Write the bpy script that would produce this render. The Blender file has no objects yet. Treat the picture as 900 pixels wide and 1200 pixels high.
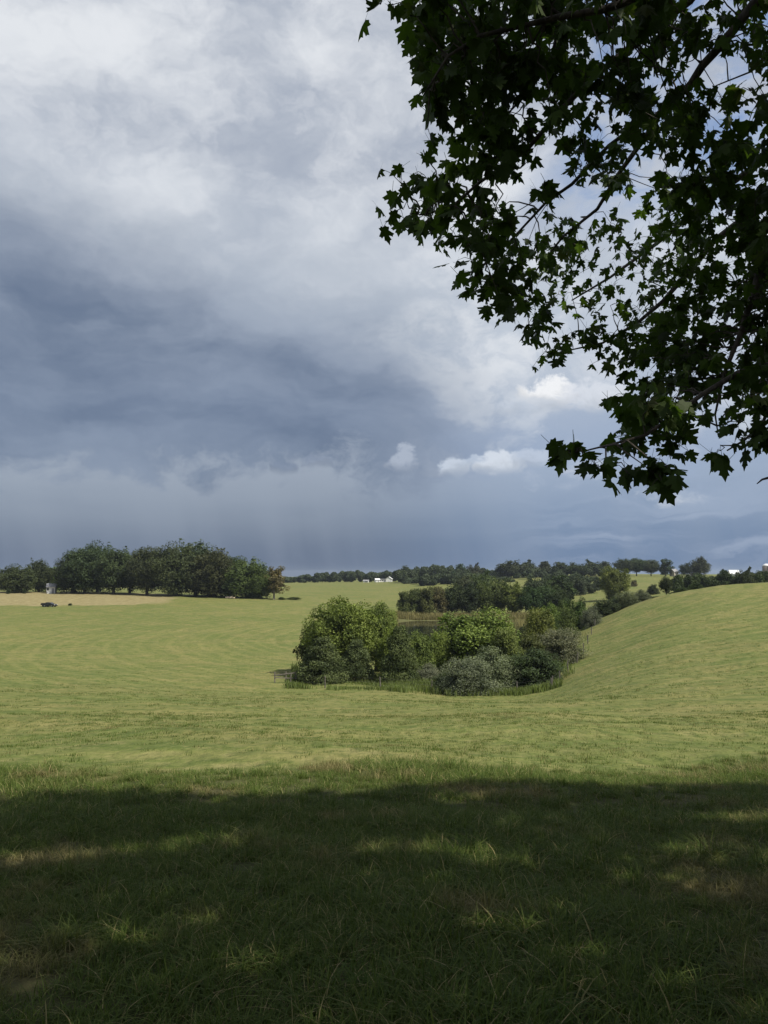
import bpy, math, random
import numpy as np
from mathutils import Vector, Matrix

R = math.radians
SC = bpy.context.scene
COL = SC.collection

# ------------------------------------------------------------------ camera
PITCH = R(4.57)
F = 900.0                                   # focal length in photo pixels
cam = bpy.data.cameras.new('camera')
cam.sensor_fit = 'VERTICAL'
cam.sensor_height = 36.0
cam.lens = 27.0
cam.clip_start = 0.05
cam.clip_end = 20000
camo = bpy.data.objects.new('camera', cam)
COL.objects.link(camo)
camo.location = (0, 0, 0)                   # eye level is z = 0
camo.rotation_euler = (R(90) + PITCH, 0, 0)
SC.camera = camo

# ------------------------------------------------------------------ exposure
SC.view_settings.view_transform = 'Standard'
SC.view_settings.look = 'None'
SC.view_settings.gamma = 1
SC.view_settings.use_curve_mapping = False
SC.view_settings.exposure = 0.62
SC.cycles.max_bounces = 8
SC.cycles.transparent_max_bounces = 4

SUN_AZ, SUN_EL = R(121), R(50)              # clockwise from the viewing direction (+Y)
SUN_DIR = Vector((math.sin(SUN_AZ) * math.cos(SUN_EL), math.cos(SUN_AZ) * math.cos(SUN_EL), math.sin(SUN_EL)))


# ------------------------------------------------------------------ node helpers
class S:
    """a shader socket with arithmetic"""
    nt = None

    def __init__(s, sock): s.k = sock

    def __add__(a, b): return m('ADD', a, b)
    def __radd__(a, b): return m('ADD', b, a)
    def __sub__(a, b): return m('SUBTRACT', a, b)
    def __rsub__(a, b): return m('SUBTRACT', b, a)
    def __mul__(a, b): return m('MULTIPLY', a, b)
    def __rmul__(a, b): return m('MULTIPLY', b, a)
    def __truediv__(a, b): return m('DIVIDE', a, b)
    def __rtruediv__(a, b): return m('DIVIDE', b, a)


def put(inp, v):
    if isinstance(v, S):
        S.nt.links.new(v.k, inp)
    elif isinstance(v, (tuple, list)) and len(v) == 3 and inp.type == 'RGBA':
        inp.default_value = (*v, 1)
    else:
        inp.default_value = v


def m(op, *args, clamp=False):
    n = S.nt.nodes.new('ShaderNodeMath')
    n.operation = op
    n.use_clamp = clamp
    for i, a in enumerate(args):
        put(n.inputs[i], a)
    return S(n.outputs[0])


def ss(x, a, b):
    """smoothstep from a to b (a may be above b)"""
    n = S.nt.nodes.new('ShaderNodeMapRange')
    n.interpolation_type = 'SMOOTHSTEP'
    flip = (not isinstance(a, S)) and (not isinstance(b, S)) and a > b
    put(n.inputs['Value'], x)
    put(n.inputs['From Min'], b if flip else a)
    put(n.inputs['From Max'], a if flip else b)
    n.inputs['To Min'].default_value = 1 if flip else 0
    n.inputs['To Max'].default_value = 0 if flip else 1
    return S(n.outputs[0])


def mx(f, a, b, blend='MIX'):
    n = S.nt.nodes.new('ShaderNodeMix')
    n.data_type = 'RGBA'
    n.blend_type = blend
    n.clamp_factor = True
    put(n.inputs[0], f)
    put(n.inputs[6], a)
    put(n.inputs[7], b)
    return S(n.outputs[2])


def vec(x, y, z=0.0):
    n = S.nt.nodes.new('ShaderNodeCombineXYZ')
    put(n.inputs[0], x); put(n.inputs[1], y); put(n.inputs[2], z)
    return S(n.outputs[0])


def xyz(v):
    n = S.nt.nodes.new('ShaderNodeSeparateXYZ')
    put(n.inputs[0], v)
    return S(n.outputs[0]), S(n.outputs[1]), S(n.outputs[2])


def noise(v, scale, detail=4, rough=0.5, dist=0.0, col=False, lac=2.0):
    n = S.nt.nodes.new('ShaderNodeTexNoise')
    put(n.inputs['Vector'], v)
    n.inputs['Scale'].default_value = scale
    n.inputs['Detail'].default_value = detail
    n.inputs['Roughness'].default_value = rough
    n.inputs['Lacunarity'].default_value = lac
    put(n.inputs['Distortion'], dist)
    return S(n.outputs['Color' if col else 'Fac'])


def vscale(v, s):
    n = S.nt.nodes.new('ShaderNodeVectorMath')
    n.operation = 'MULTIPLY'
    put(n.inputs[0], v)
    put(n.inputs[1], s)
    return S(n.outputs[0])


def srgb(*c):
    """8 bit picture colour to linear"""
    return tuple((x / 255 / 12.92) if x / 255 < 0.04045 else ((x / 255 + 0.055) / 1.055) ** 2.4 for x in c)


# ------------------------------------------------------------------ world: Nishita sky seen past storm cloud
W = bpy.data.worlds.new('World')
SC.world = W
W.use_nodes = True
S.nt = W.node_tree
S.nt.nodes.clear()
tc = S.nt.nodes.new('ShaderNodeTexCoord')
dx, dy, dz = xyz(S(tc.outputs['Generated']))
az = m('ARCTAN2', dx, dy)
el = m('ARCSINE', dz)
sky = S.nt.nodes.new('ShaderNodeTexSky')
sky.sky_type = 'NISHITA'
sky.sun_disc = False
sky.sun_elevation = SUN_EL
sky.sun_rotation = SUN_AZ
sky.air_density = 1.2
sky.dust_density = 1.5
SKY_STRENGTH = 0.10
KE = 1.07 / (SKY_STRENGTH * 2 ** SC.view_settings.exposure)


def sc_(*c):
    """cloud colour as it should show, undone for exposure and strength"""
    return tuple(x * KE for x in srgb(*c))


wv = vec(az, el * 1.7, 0.3)
wn = noise(wv, 3.2, 5, 0.55, col=True)
wx, wy, wz = xyz(wn)
azw = az + (wx - 0.5) * 0.20
elw = el + (wy - 0.5) * 0.13
wn2 = noise(wv, 9.0, 6, 0.6, col=True)
w2x, w2y, w2z = xyz(wn2)
azf = azw + (w2x - 0.5) * 0.07
elf = elw + (w2y - 0.5) * 0.05
# deck noises: sheets drawn out sideways and thinner towards the horizon
flat = 1 / (m('ABSOLUTE', el) + 0.22)
deck = vec(azf * 1.0, flat * 0.62, 1.7)
n1 = noise(deck, 3.0, 8, 0.52)
n2 = noise(vec(azf, elf * 2.0, 4.2), 3.6, 9, 0.56)
n3 = noise(vec(azf, elf * 1.3, 9.1), 9.0, 7, 0.6)
n4 = noise(vec(azf * 0.9 + elf * 0.25, elf * 2.5, 6.3), 3.4, 9, 0.56)
n5 = noise(vec(azw, elw * 1.5, 12.0), 2.1, 3, 0.5)
n6 = noise(vec(az + (w2x - .5) * .10, el * 1.25 + (w2y - .5) * .08, 21.0), 15.0, 8, 0.60)

# 1 upper bright deck
deckmix = ss(n2 * 0.50 + n3 * 0.16 + n5 * 0.34, 0.40, 0.57)
c_deck = mx(deckmix, sc_(165, 173, 187), sc_(224, 227, 231))
c_deck = mx(ss(n6, 0.51, 0.65) * 0.22, c_deck, sc_(231, 233, 236))
c_deck = mx(ss(n6, 0.46, 0.30) * 0.16, c_deck, sc_(150, 159, 175))
# 2 rain veil under the storm base
veil_x = ss(az, -0.10, 0.24)
c_veil_hi = mx(veil_x, sc_(152, 162, 177), sc_(158, 172, 193))
c_veil_lo = mx(veil_x, sc_(88, 105, 132), sc_(102, 126, 160))
c_veil_lo = mx(ss(noise(vec(az * 3.0 + el * .6, el * 0.35, 0), 3.0, 4, 0.5), .42, .62) * .18, c_veil_lo, sc_(150, 162, 180))
c_veil = mx(ss(el + (n1 - 0.5) * 0.04 - (az + .1) * 0.03, 0.0, 0.165), c_veil_lo, c_veil_hi)
# 3 storm base, dark slate
top = 0.455 - 0.15 * (azf + 0.46) + (n5 - .5) * .08
m_dark = ss(elf - top, 0.06, -0.13) * ss(azf + (n5 - .5) * .12 + elf * .2, 0.25, 0.03)
m_dark = m_dark * ss(azf, -2.2, -0.9)
dn = ss(n4 * 0.60 + n2 * 0.28 + n6 * 0.12, 0.36, 0.64)
c_dark = mx(dn, sc_(100, 114, 137), sc_(146, 157, 174))
low = ss(elf, 0.33, 0.17)
c_dark = mx(low * 0.75, c_dark, mx(dn, sc_(95, 110, 136), sc_(122, 136, 159)))
# bright breaks at the right edge of the storm
brk = ss(n4 * .6 + n6 * .4, 0.47, 0.60) * ss(azf, -0.02, 0.08) * ss(azf, 0.40, 0.14) * ss(elf, 0.19, 0.27) * ss(elf, 0.47, 0.36)
# composition
under = ss(elf + (n6 - 0.5) * 0.14 + (n3 - .5) * .04, 0.115, 0.155)
right_low = mx(ss(el + (n2 - .5) * 0.16, 0.10, 0.36), sc_(146, 162, 188), sc_(190, 198, 209))
right_low = mx(ss(n2 * .4 + n6 * .6, 0.47, 0.62) * 0.55, right_low, sc_(208, 213, 221))
c = mx(ss(elf - (0.40 - 0.10 * az), -0.08, 0.10), right_low, c_deck)
c = mx(brk * 0.8, c, sc_(224, 227, 231))
c = mx(m_dark, c, c_dark)
c = mx(under, c_veil, c)
# right hand thin bands low down
bands = ss(noise(vec(azf * 0.7, elf * 7, 2.0), 5.0, 6, 0.5), 0.45, 0.66) * ss(az, 0.12, 0.30) * ss(el, 0.17, 0.05)
c = mx(bands * 0.55, c, sc_(160, 174, 197))


def puff(a0, e0, ra, re, col, amt=1.0, soft=0.8):
    """a small cumulus: crisp cauliflower top, base fading into the veil"""
    global c
    pn = noise(vec(az, el * 1.15, 3.3), 30.0, 7, 0.62, 0.3)
    pa = (az + (w2x - .5) * 0.05 - a0) / ra
    pe = (el + (w2y - .5) * 0.03 - e0) / re
    r2 = pa * pa + pe * pe + (pn - 0.5) * 3.6
    mask = ss(r2, 1.0, 0.35) * ss(el + (pn - .5) * re, e0 - re * 1.0, e0 + re * 0.1)
    shade = ss(pn + pe * 0.25, 0.34, 0.62)
    c = mx(mask * amt, c, mx(shade, tuple(x * .80 for x in col), col))


def at(px, py):
    a = (px - 450) / F
    b = (600 - py) / F
    y = math.cos(PITCH) - b * math.sin(PITCH)
    z = math.sin(PITCH) + b * math.cos(PITCH)
    return math.atan2(a, y), math.atan2(z, math.hypot(a, y))


for (px, py, wx_, wy_, col, amt) in (
        (533, 548, 24, 15, (196, 205, 219), 0.9), (560, 543, 20, 12, (186, 197, 214), 0.75), (588, 544, 30, 17, (208, 215, 226), 0.95),
        (628, 539, 26, 13, (188, 198, 215), 0.8), (470, 541, 20, 18, (172, 181, 197), 0.8),
        (640, 461, 36, 21, (238, 239, 241), 1.0), (690, 468, 46, 24, (216, 220, 228), 0.8), (610, 478, 40, 14, (200, 207, 218), 0.5),
        (335, 548, 16, 12, (118, 131, 154), 0.7), (372, 542, 20, 10, (128, 140, 162), 0.6)):
    a0, e0 = at(px, py)
    puff(a0, e0, wx_ / F, wy_ / F, sc_(*col), amt)

# blue sky breaking through high on the right
gap = ss(n3 * 0.4 + n2 * 0.6, 0.41, 0.53) * ss(azf, 0.16, 0.30) * ss(elf, 0.36, 0.45) * ss(elf, 1.0, 0.62)
blue = mx(0.35, S(sky.outputs[0]), sc_(104, 134, 190))
c = mx(gap * 0.9, c, blue)
# the deck closes to an even grey high overhead and behind; below the horizon the veil goes on
c = mx(ss(el, 0.72, 1.0), c, mx(deckmix, sc_(160, 168, 184), sc_(196, 201, 211)))
c = mx(ss(m('ABSOLUTE', az), 1.2, 2.0), c, mx(ss(el, 0.0, 0.3), sc_(140, 155, 182), mx(deckmix, sc_(165, 173, 189), sc_(204, 209, 218))))
allc = mx(0.95, S(sky.outputs[0]), c)
bg = S.nt.nodes.new('ShaderNodeBackground')
put(bg.inputs['Color'], allc)
bg.inputs['Strength'].default_value = SKY_STRENGTH
wo = S.nt.nodes.new('ShaderNodeOutputWorld')
S.nt.links.new(bg.outputs[0], wo.inputs[0])

# ------------------------------------------------------------------ sun
sl = bpy.data.lights.new('sun', 'SUN')
sl.energy = 4.9
sl.angle = R(0.53)
sl.color = (1.0, 0.94, 0.83)
so = bpy.data.objects.new('sun', sl)
COL.objects.link(so)
so.location = SUN_DIR * 200
so.rotation_euler = SUN_DIR.to_track_quat('Z', 'Y').to_euler()

# ------------------------------------------------------------------ geometry helpers
rng = np.random.default_rng(7)
random.seed(7)


def ray(px, py):
    """sight line through a point of the photograph"""
    a = (px - 450) / F
    b = (600 - py) / F
    return np.array([a, math.cos(PITCH) - b * math.sin(PITCH), math.sin(PITCH) + b * math.cos(PITCH)])


def P(px, py, Y):
    r = ray(px, py)
    return r * (Y / r[1])


def to_px(p):
    """photo coordinates of points (N,3)"""
    p = np.asarray(p, float)
    f = p[..., 1] * math.cos(PITCH) + p[..., 2] * math.sin(PITCH)
    u = -p[..., 1] * math.sin(PITCH) + p[..., 2] * math.cos(PITCH)
    f = np.where(np.abs(f) < 1e-4, 1e-4, f)
    return 450 + F * p[..., 0] / f, 600 - F * u / f, f


def zat(Y, py):
    return float(P(450, py, Y)[2])


def tag(o, label=None, cat=None, group=None, kind=None):
    if label: o['label'] = label
    if cat: o['category'] = cat
    if group: o['group'] = group
    if kind: o['kind'] = kind
    return o


def link(o, parent=None):
    COL.objects.link(o)
    if parent is not None: o.parent = parent
    return o


def empty(name, loc, label, cat, group=None, rz=0.0):
    o = bpy.data.objects.new(name, None)
    o.empty_display_size = 0.3
    o.location = loc
    o.rotation_euler = (0, 0, rz)
    link(o)
    return tag(o, label, cat, group)


def np_mesh(name, verts, faces, mat, attr=None, smooth=False, uv=None):
    """faces: (M,3) or (M,4) int array; attr: dict name -> per vertex float array"""
    me = bpy.data.meshes.new(name)
    verts = np.ascontiguousarray(verts, np.float32)
    faces = np.ascontiguousarray(faces, np.int32)
    k = faces.shape[1]
    me.vertices.add(len(verts))
    me.vertices.foreach_set('co', verts.ravel())
    me.loops.add(faces.size)
    me.loops.foreach_set('vertex_index', faces.ravel())
    me.polygons.add(len(faces))
    me.polygons.foreach_set('loop_start', np.arange(0, faces.size, k, dtype=np.int32))
    me.polygons.foreach_set('use_smooth', np.full(len(faces), smooth))
    for an, av in (attr or {}).items():
        a = me.attributes.new(an, 'FLOAT', 'POINT')
        a.data.foreach_set('value', np.ascontiguousarray(av, np.float32).ravel())
    me.update(calc_edges=True)
    if mat is not None: me.materials.append(mat)
    return me


class MB:
    """collects boxes, tubes and polygons into one mesh"""

    def __init__(s): s.v = []; s.f = []

    def box(s, c, size, rz=0.0, taper=1.0):
        c = np.array(c, float); hx, hy, hz = np.array(size, float) / 2
        b = len(s.v)
        for z, t in ((-hz, 1.0), (hz, taper)):
            for x, y in ((-hx, -hy), (hx, -hy), (hx, hy), (-hx, hy)):
                X, Y = x * t, y * t
                s.v.append(c + (X * math.cos(rz) - Y * math.sin(rz), X * math.sin(rz) + Y * math.cos(rz), z))
        s.f += [tuple(b + i for i in q) for q in ((3, 2, 1, 0), (4, 5, 6, 7), (0, 1, 5, 4), (1, 2, 6, 5), (2, 3, 7, 6), (3, 0, 4, 7))]
        return s

    def tube(s, pts, rad, n=7, cap=True):
        pts = [np.array(p, float) for p in pts]
        if not hasattr(rad, '__len__'): rad = [rad] * len(pts)
        b = len(s.v)
        ref = None
        for i, p in enumerate(pts):
            t = pts[min(i + 1, len(pts) - 1)] - pts[max(i - 1, 0)]
            t /= (np.linalg.norm(t) + 1e-9)
            if ref is None:
                ref = np.cross(t, (0.31, 0.87, 0.11) if abs(t[2]) > .8 else (0, 0, 1.0))
            u = ref - t * ref.dot(t); u /= (np.linalg.norm(u) + 1e-9); ref = u
            w = np.cross(t, u)
            for k in range(n):
                a = 2 * math.pi * k / n
                s.v.append(p + rad[i] * (u * math.cos(a) + w * math.sin(a)))
        for i in range(len(pts) - 1):
            for k in range(n):
                s.f.append((b + i * n + k, b + i * n + (k + 1) % n, b + (i + 1) * n + (k + 1) % n, b + (i + 1) * n + k))
        if cap:
            s.f.append(tuple(b + (len(pts) - 1) * n + k for k in range(n)))
            s.f.append(tuple(b + n - 1 - k for k in range(n)))
        return s

    def poly(s, pts):
        b = len(s.v)
        s.v += [np.array(p, float) for p in pts]
        s.f.append(tuple(range(b, b + len(pts))))
        return s

    def prism(s, prof, y0, y1, axis='y'):
        """closed profile in x,z pushed from y0 to y1"""
        b = len(s.v); n = len(prof)
        for y in (y0, y1):
            for (x, z) in prof:
                s.v.append(np.array((x, y, z) if axis == 'y' else (y, x, z), float))
        s.f.append(tuple(b + i for i in range(n)))
        s.f.append(tuple(b + n + n - 1 - i for i in range(n)))
        for i in range(n):
            j = (i + 1) % n
            s.f.append((b + i, b + n + i, b + n + j, b + j))
        return s

    def mesh(s, name, mat, smooth=False):
        me = bpy.data.meshes.new(name)
        me.from_pydata([tuple(map(float, p)) for p in s.v], [], s.f)
        me.update()
        if mat: me.materials.append(mat)
        if smooth: me.polygons.foreach_set('use_smooth', np.full(len(me.polygons), True))
        return me

    def build(s, name, mat, parent=None, smooth=False):
        return link(bpy.data.objects.new(name, s.mesh(name, mat, smooth)), parent)


def new_mat(name):
    mt = bpy.data.materials.new(name)
    mt.use_nodes = True
    S.nt = mt.node_tree
    b = S.nt.nodes['Principled BSDF']
    return mt, b


def attr(name, typ='GEOMETRY'):
    n = S.nt.nodes.new('ShaderNodeAttribute')
    n.attribute_name = name
    n.attribute_type = typ
    return S(n.outputs['Fac'])


def world_pos():
    return S(S.nt.nodes.new('ShaderNodeNewGeometry').outputs['Position'])


def plain(name, col, rough=0.7, var=0.25, scale=3.0, spec=0.3, metal=0.0):
    """painted or weathered surface with mottling"""
    mt, b = new_mat(name)
    t = S.nt.nodes.new('ShaderNodeTexCoord')
    n = noise(S(t.outputs['Object']), scale, 6, 0.6)
    put(b.inputs['Base Color'], mx(ss(n, 0.3, 0.7), tuple(x * (1 - var) for x in col), tuple(min(1, x * (1 + var * .5)) for x in col)))
    b.inputs['Roughness'].default_value = rough
    b.inputs['Metallic'].default_value = metal
    b.inputs['Specular IOR Level'].default_value = spec
    return mt


# ------------------------------------------------------------------ materials
def leaf_material(name, use_object=True, base=(0.05, 0.08, 0.02), trans=0.20, tcol=(1.5, 1.7, 0.6), rough=0.6, spec=0.12, var=1.0):
    mt, b = new_mat(name)
    if use_object:
        oi = S.nt.nodes.new('ShaderNodeObjectInfo')
        base_s = S(oi.outputs['Color'])
    else:
        base_s = base
    t = attr('tint')                              # leaf to leaf and bough to bough colour difference, and shade painted inside crowns
    t2 = attr('tint2')
    if use_object:
        colr = mx(1.0, base_s, mx(t, (0.50, 0.54, 0.52), (1.55, 1.48, 1.40)), 'MULTIPLY')
    else:
        colr = mx(t, tuple(x * (1 - .4 * var) for x in base), tuple(x * (1 + .5 * var) for x in base))
    colr = mx(t2 * 0.13, colr, (0.16, 0.13, 0.035))
    put(b.inputs['Base Color'], colr)
    b.inputs['Roughness'].default_value = rough
    b.inputs['Specular IOR Level'].default_value = spec
    tr = S.nt.nodes.new('ShaderNodeBsdfTranslucent')
    put(tr.inputs['Color'], mx(1.0, colr, tcol, 'MULTIPLY'))
    mixs = S.nt.nodes.new('ShaderNodeMixShader')
    mixs.inputs[0].default_value = trans
    S.nt.links.new(b.outputs[0], mixs.inputs[1])
    S.nt.links.new(tr.outputs[0], mixs.inputs[2])
    S.nt.links.new(mixs.outputs[0], S.nt.nodes['Material Output'].inputs[0])
    return mt


def bark_material(name, c0, c1):
    mt, b = new_mat(name)
    t = S.nt.nodes.new('ShaderNodeTexCoord')
    v = vscale(S(t.outputs['Object']), (6, 6, 1.2))
    n = noise(v, 4.0, 7, 0.65)
    put(b.inputs['Base Color'], mx(ss(n, 0.35, 0.65), c0, c1))
    b.inputs['Roughness'].default_value = 0.9
    bp = S.nt.nodes.new('ShaderNodeBump')
    bp.inputs['Strength'].default_value = 0.7
    bp.inputs['Distance'].default_value = 0.02
    put(bp.inputs['Height'], n)
    S.nt.links.new(bp.outputs[0], b.inputs['Normal'])
    return mt


M_FOL = leaf_material('foliage')
M_MAPLE = leaf_material('maple_leaf', False, (0.038, 0.060, 0.016), 0.34, (1.5, 1.8, 0.5), 0.55, 0.10, 1.4)
M_BARK = bark_material('bark', (0.028, 0.022, 0.017), (0.085, 0.07, 0.055))
M_BARK_PALE = bark_material('pale_bark', (0.12, 0.105, 0.085), (0.24, 0.22, 0.19))

# ------------------------------------------------------------------ the lie of the land
YG = np.array([0, 4, 10, 20, 30, 40, 50, 60, 70, 82, 95, 110, 120, 130, 140, 150, 165, 180, 200, 220, 232, 240, 260, 290, 330, 380, 450, 520, 600, 750, 1000, 1500, 2500, 5000], float)


def col(pts):
    """one profile of the land: (distance, z) pairs, or (distance, 'y', photo row)"""
    a = []
    for p in pts:
        a.append((p[0], p[1] if len(p) == 2 else zat(p[0], p[2])))
    xs = np.array([q[0] for q in a], float); ys = np.array([q[1] for q in a], float)
    # monotone cubic (pchip)
    h = np.diff(xs); d = np.diff(ys) / h
    mm = np.zeros_like(ys)
    for i in range(1, len(ys) - 1):
        if d[i - 1] * d[i] > 0:
            w1 = 2 * h[i] + h[i - 1]; w2 = h[i] + 2 * h[i - 1]
            mm[i] = (w1 + w2) / (w1 / d[i - 1] + w2 / d[i])
    mm[0] = d[0]; mm[-1] = d[-1]
    k = np.clip(np.searchsorted(xs, YG, 'right') - 1, 0, len(h) - 1)
    t = (YG - xs[k]) / h[k]
    return ((1 + 2 * t) * (1 - t) ** 2 * ys[k] + t * (1 - t) ** 2 * h[k] * mm[k] + t * t * (3 - 2 * t) * ys[k + 1] + t * t * (t - 1) * h[k] * mm[k + 1])


G0 = [(0, -1.6), (4, -2.1), (10, -2.86), (20, -4.1)]
FAR = [(1000, -8), (2500, -12), (5000, -25)]
LAND = [
    (-150, G0 + [(40, -6.4), (85, -10.8), (130, -12.2), (180, -12.0), (250, 'y', 711), (300, 'y', 694), (380, -7.5), (600, -9)] + FAR),
    (0, G0 + [(40, -6.5), (85, -11.2), (130, -12.6), (180, -12.4), (250, 'y', 711.5), (300, 'y', 694.5), (380, -7.8), (600, 'y', 688)] + FAR),
    (150, G0 + [(40, -6.6), (85, -11.6), (130, -13.0), (180, -12.8), (250, 'y', 710.5), (305, 'y', 695), (380, -8.2), (600, 'y', 687)] + FAR),
    (250, G0 + [(40, -6.65), (85, -12.0), (130, -13.2), (180, -13.0), (250, 'y', 710), (292, 'y', 700), (380, -9.6), (600, 'y', 685)] + FAR),
    (330, G0 + [(40, -6.7), (85, -12.2), (130, -13.4), (180, -13.2), (250, 'y', 710.5), (290, 'y', 701), (400, 'y', 694), (600, 'y', 684), (750, -8)] + FAR),
    (400, G0 + [(40, -6.75), (85, 'y', 803), (110, -13.3), (150, -13.7), (200, -13.5), (240, 'y', 716), (350, 'y', 701), (600, 'y', 683.5), (750, -8)] + FAR),
    (440, G0 + [(40, -6.75), (84, 'y', 806), (110, -13.4), (150, -13.75), (200, -13.7), (240, 'y', 718.5), (350, 'y', 702), (600, 'y', 683), (750, -8)] + FAR),
    (465, G0 + [(40, -6.75), (84, 'y', 807), (105, -13.3), (150, -13.7), (175, -14.8), (220, -14.7), (236, -13.7), (260, 'y', 714), (350, 'y', 702.5), (600, 'y', 682.5), (750, -8)] + FAR),
    (530, G0 + [(40, -6.8), (83, 'y', 810), (105, -13.3), (150, -13.7), (175, -14.8), (220, -14.7), (236, -13.7), (260, -12.6), (350, 'y', 702), (600, 'y', 679), (750, -5)] + FAR),
    (600, G0 + [(40, -6.8), (82, 'y', 813), (105, -13.2), (150, -13.6), (175, -14.6), (220, -14.6), (236, -13.6), (300, -12), (450, 'y', 692), (580, 'y', 677), (750, -1.5)] + FAR),
    (635, G0 + [(40, -6.8), (81, 'y', 812), (100, -12.0), (125, -12.7), (150, -13.4), (220, -13.6), (300, -11.6), (400, 'y', 697), (570, 'y', 676), (750, -1.5)] + FAR),
    (665, G0 + [(40, -6.8), (80, -10.9), (100, -10.9), (140, -11.0), (220, -12.6), (300, -11), (330, 'y', 699), (420, 'y', 688), (560, 'y', 675), (750, -.5)] + FAR),
    (690, G0 + [(40, -6.8), (75, -10), (100, -10.6), (138, 'y', 731), (170, -10.6), (250, -11.2), (330, 'y', 697), (420, 'y', 686), (560, 'y', 674.5), (750, -.5)] + FAR),
    (740, G0 + [(40, -6.7), (80, -8.7), (110, -7.9), (145, 'y', 708), (178, -7.6), (250, -9.4), (330, 'y', 696), (420, 'y', 685), (560, 'y', 674.5), (750, -.8)] + FAR),
    (800, G0 + [(40, -6.4), (62, -7.8), (80, -7.6), (115, -5.4), (150, 'y', 689.5), (185, -4.4), (260, -7), (330, -6.8), (420, 'y', 685), (560, 'y', 675), (750, -1.2)] + FAR),
    (900, G0 + [(40, -6.1), (58, -7.1), (80, -6.6), (110, -4.4), (150, 'y', 682), (190, -2.9), (260, -5.5), (400, -4.5), (560, 'y', 675), (750, -1)] + FAR),
    (1060, G0 + [(40, -5.8), (58, -6.5), (80, -5.8), (110, -3.4), (150, -.8), (190, -1.6), (260, -4.5), (400, -3.5), (560, -2), (750, -1)] + FAR),
]
_t = np.array([(c_[0] - 450) / F for c_ in LAND])
_z = np.array([col(c_[1]) for c_ in LAND])                       # profiles x distance
TG = np.linspace(_t[0], _t[-1], 240)
_z2 = np.array([np.interp(TG, _t, _z[:, j]) for j in range(len(YG))]).T
for _ in range(90):                                               # round the folds off from side to side
    zp = np.vstack([_z2[:1], _z2, _z2[-1:]])
    _z2 = (zp[:-2] + 2 * zp[1:-1] + zp[2:]) / 4


def bumps(x, y):
    b = np.zeros_like(x)
    for i, (s_, a_) in enumerate(((13.0, .10), (5.3, .045), (2.1, .022), (0.9, .010))):
        for k in range(3):
            th = 1.3 * i + 2.1 * k + .4
            b += a_ / 2 * np.sin((x * math.cos(th) + y * math.sin(th)) * 2 * math.pi / s_ / (1 + .23 * k) + 1.7 * k + i + np.sin(x / s_ / 1.7 + k) * 1.2)
    return b


def H(x, y):
    x = np.atleast_1d(np.asarray(x, float)); y = np.atleast_1d(np.asarray(y, float))
    a_ = np.arctan2(x, y); r = np.hypot(x, y)
    lim0, lim1 = math.atan(TG[0]), math.atan(TG[-1])
    ac = np.clip(a_, lim0, lim1)
    Y = np.clip(r * np.cos(ac), 0, 4999)
    ti = np.clip((np.tan(ac) - TG[0]) / (TG[-1] - TG[0]) * (len(TG) - 1), 0, len(TG) - 1.0001)
    i = ti.astype(int); f = ti - i
    j = np.clip(np.searchsorted(YG, Y, 'right') - 1, 0, len(YG) - 2)
    g = (Y - YG[j]) / (YG[j + 1] - YG[j])
    # Catmull-Rom along the distance
    def z4(jj):
        jj = np.clip(jj, 0, len(YG) - 1)
        return _z2[i, jj] * (1 - f) + _z2[i + 1, jj] * f
    z0, z1, z2, z3 = z4(j - 1), z4(j), z4(j + 1), z4(j + 2)
    h1 = YG[j + 1] - YG[j]
    s1 = (z2 - z0) / (YG[j + 1] - YG[np.clip(j - 1, 0, None)] + 1e-9)
    s2 = (z3 - z1) / (YG[np.clip(j + 2, None, len(YG) - 1)] - YG[j] + 1e-9)
    zf = (2 * g ** 3 - 3 * g * g + 1) * z1 + (g ** 3 - 2 * g * g + g) * h1 * s1 + (-2 * g ** 3 + 3 * g * g) * z2 + (g ** 3 - g * g) * h1 * s2
    # round behind the camera the knoll goes on level
    over = np.maximum(np.maximum(lim0 - a_, a_ - lim1), 0)
    w = np.clip(over / R(75), 0, 1); w = w * w * (3 - 2 * w)
    back = -1.6 + 0.015 * r * np.exp(-r / 60) - 6 * (1 - np.exp(-r / 400))
    z = zf * (1 - w) + back * w
    return z + bumps(x, y) * np.clip(r / 12, 0.25, 1) * np.clip((900 - r) / 500, 0, 1)


def hz(x, y):
    return float(H([x], [y])[0])


def ground_at(px, Y):
    """a point on the land at distance Y in the column px of the photograph"""
    py = 690.0
    for _ in range(4):
        p = P(px, py, Y)
        z = hz(p[0], Y)
        py = float(to_px(np.array([p[0], Y, z]))[1])
    return np.array([p[0], Y, z])


# masks of what grows where, all in ground coordinates (metres)
def sm(x, a, b):
    t = np.clip((x - a) / (b - a), 0, 1)
    return t * t * (3 - 2 * t)


def wob(x, y, s, k=0.0):
    return (np.sin(x / s + k) + np.sin(y / s * 1.3 + 2 * k + .7 * np.sin(x / s * .6)) + np.sin((x + y) / s * .77 + 3 * k)) / 3


def mask_tall(x, y):          # unmown strip on the knoll
    edge = 12.6 + 0.09 * np.maximum(x, -12) + np.maximum(x - 3, 0) * 0.35 + wob(x, y, 1.3) * .8
    return sm(y, edge + 1.2, edge - 1.2)


def mask_dry(x, y):           # pale stubble before the left hand grove, dead grass on the right hand crest
    a = sm(y, 251, 257) * sm(y, 322, 308) * sm(x, -62, -90)
    d = np.hypot((x - 82) / 34, (y - 158) / 15)
    return np.clip(a + 0.62 * sm(d, 1.0, 0.3), 0, 1)


def mask_pond(x, y):          # bed and trampled banks
    cx, cy = 14, 198
    d = np.maximum(np.abs(x - cx) / 26, np.abs(y - cy) / 36)
    return sm(d, 1.12, 0.95)


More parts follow.
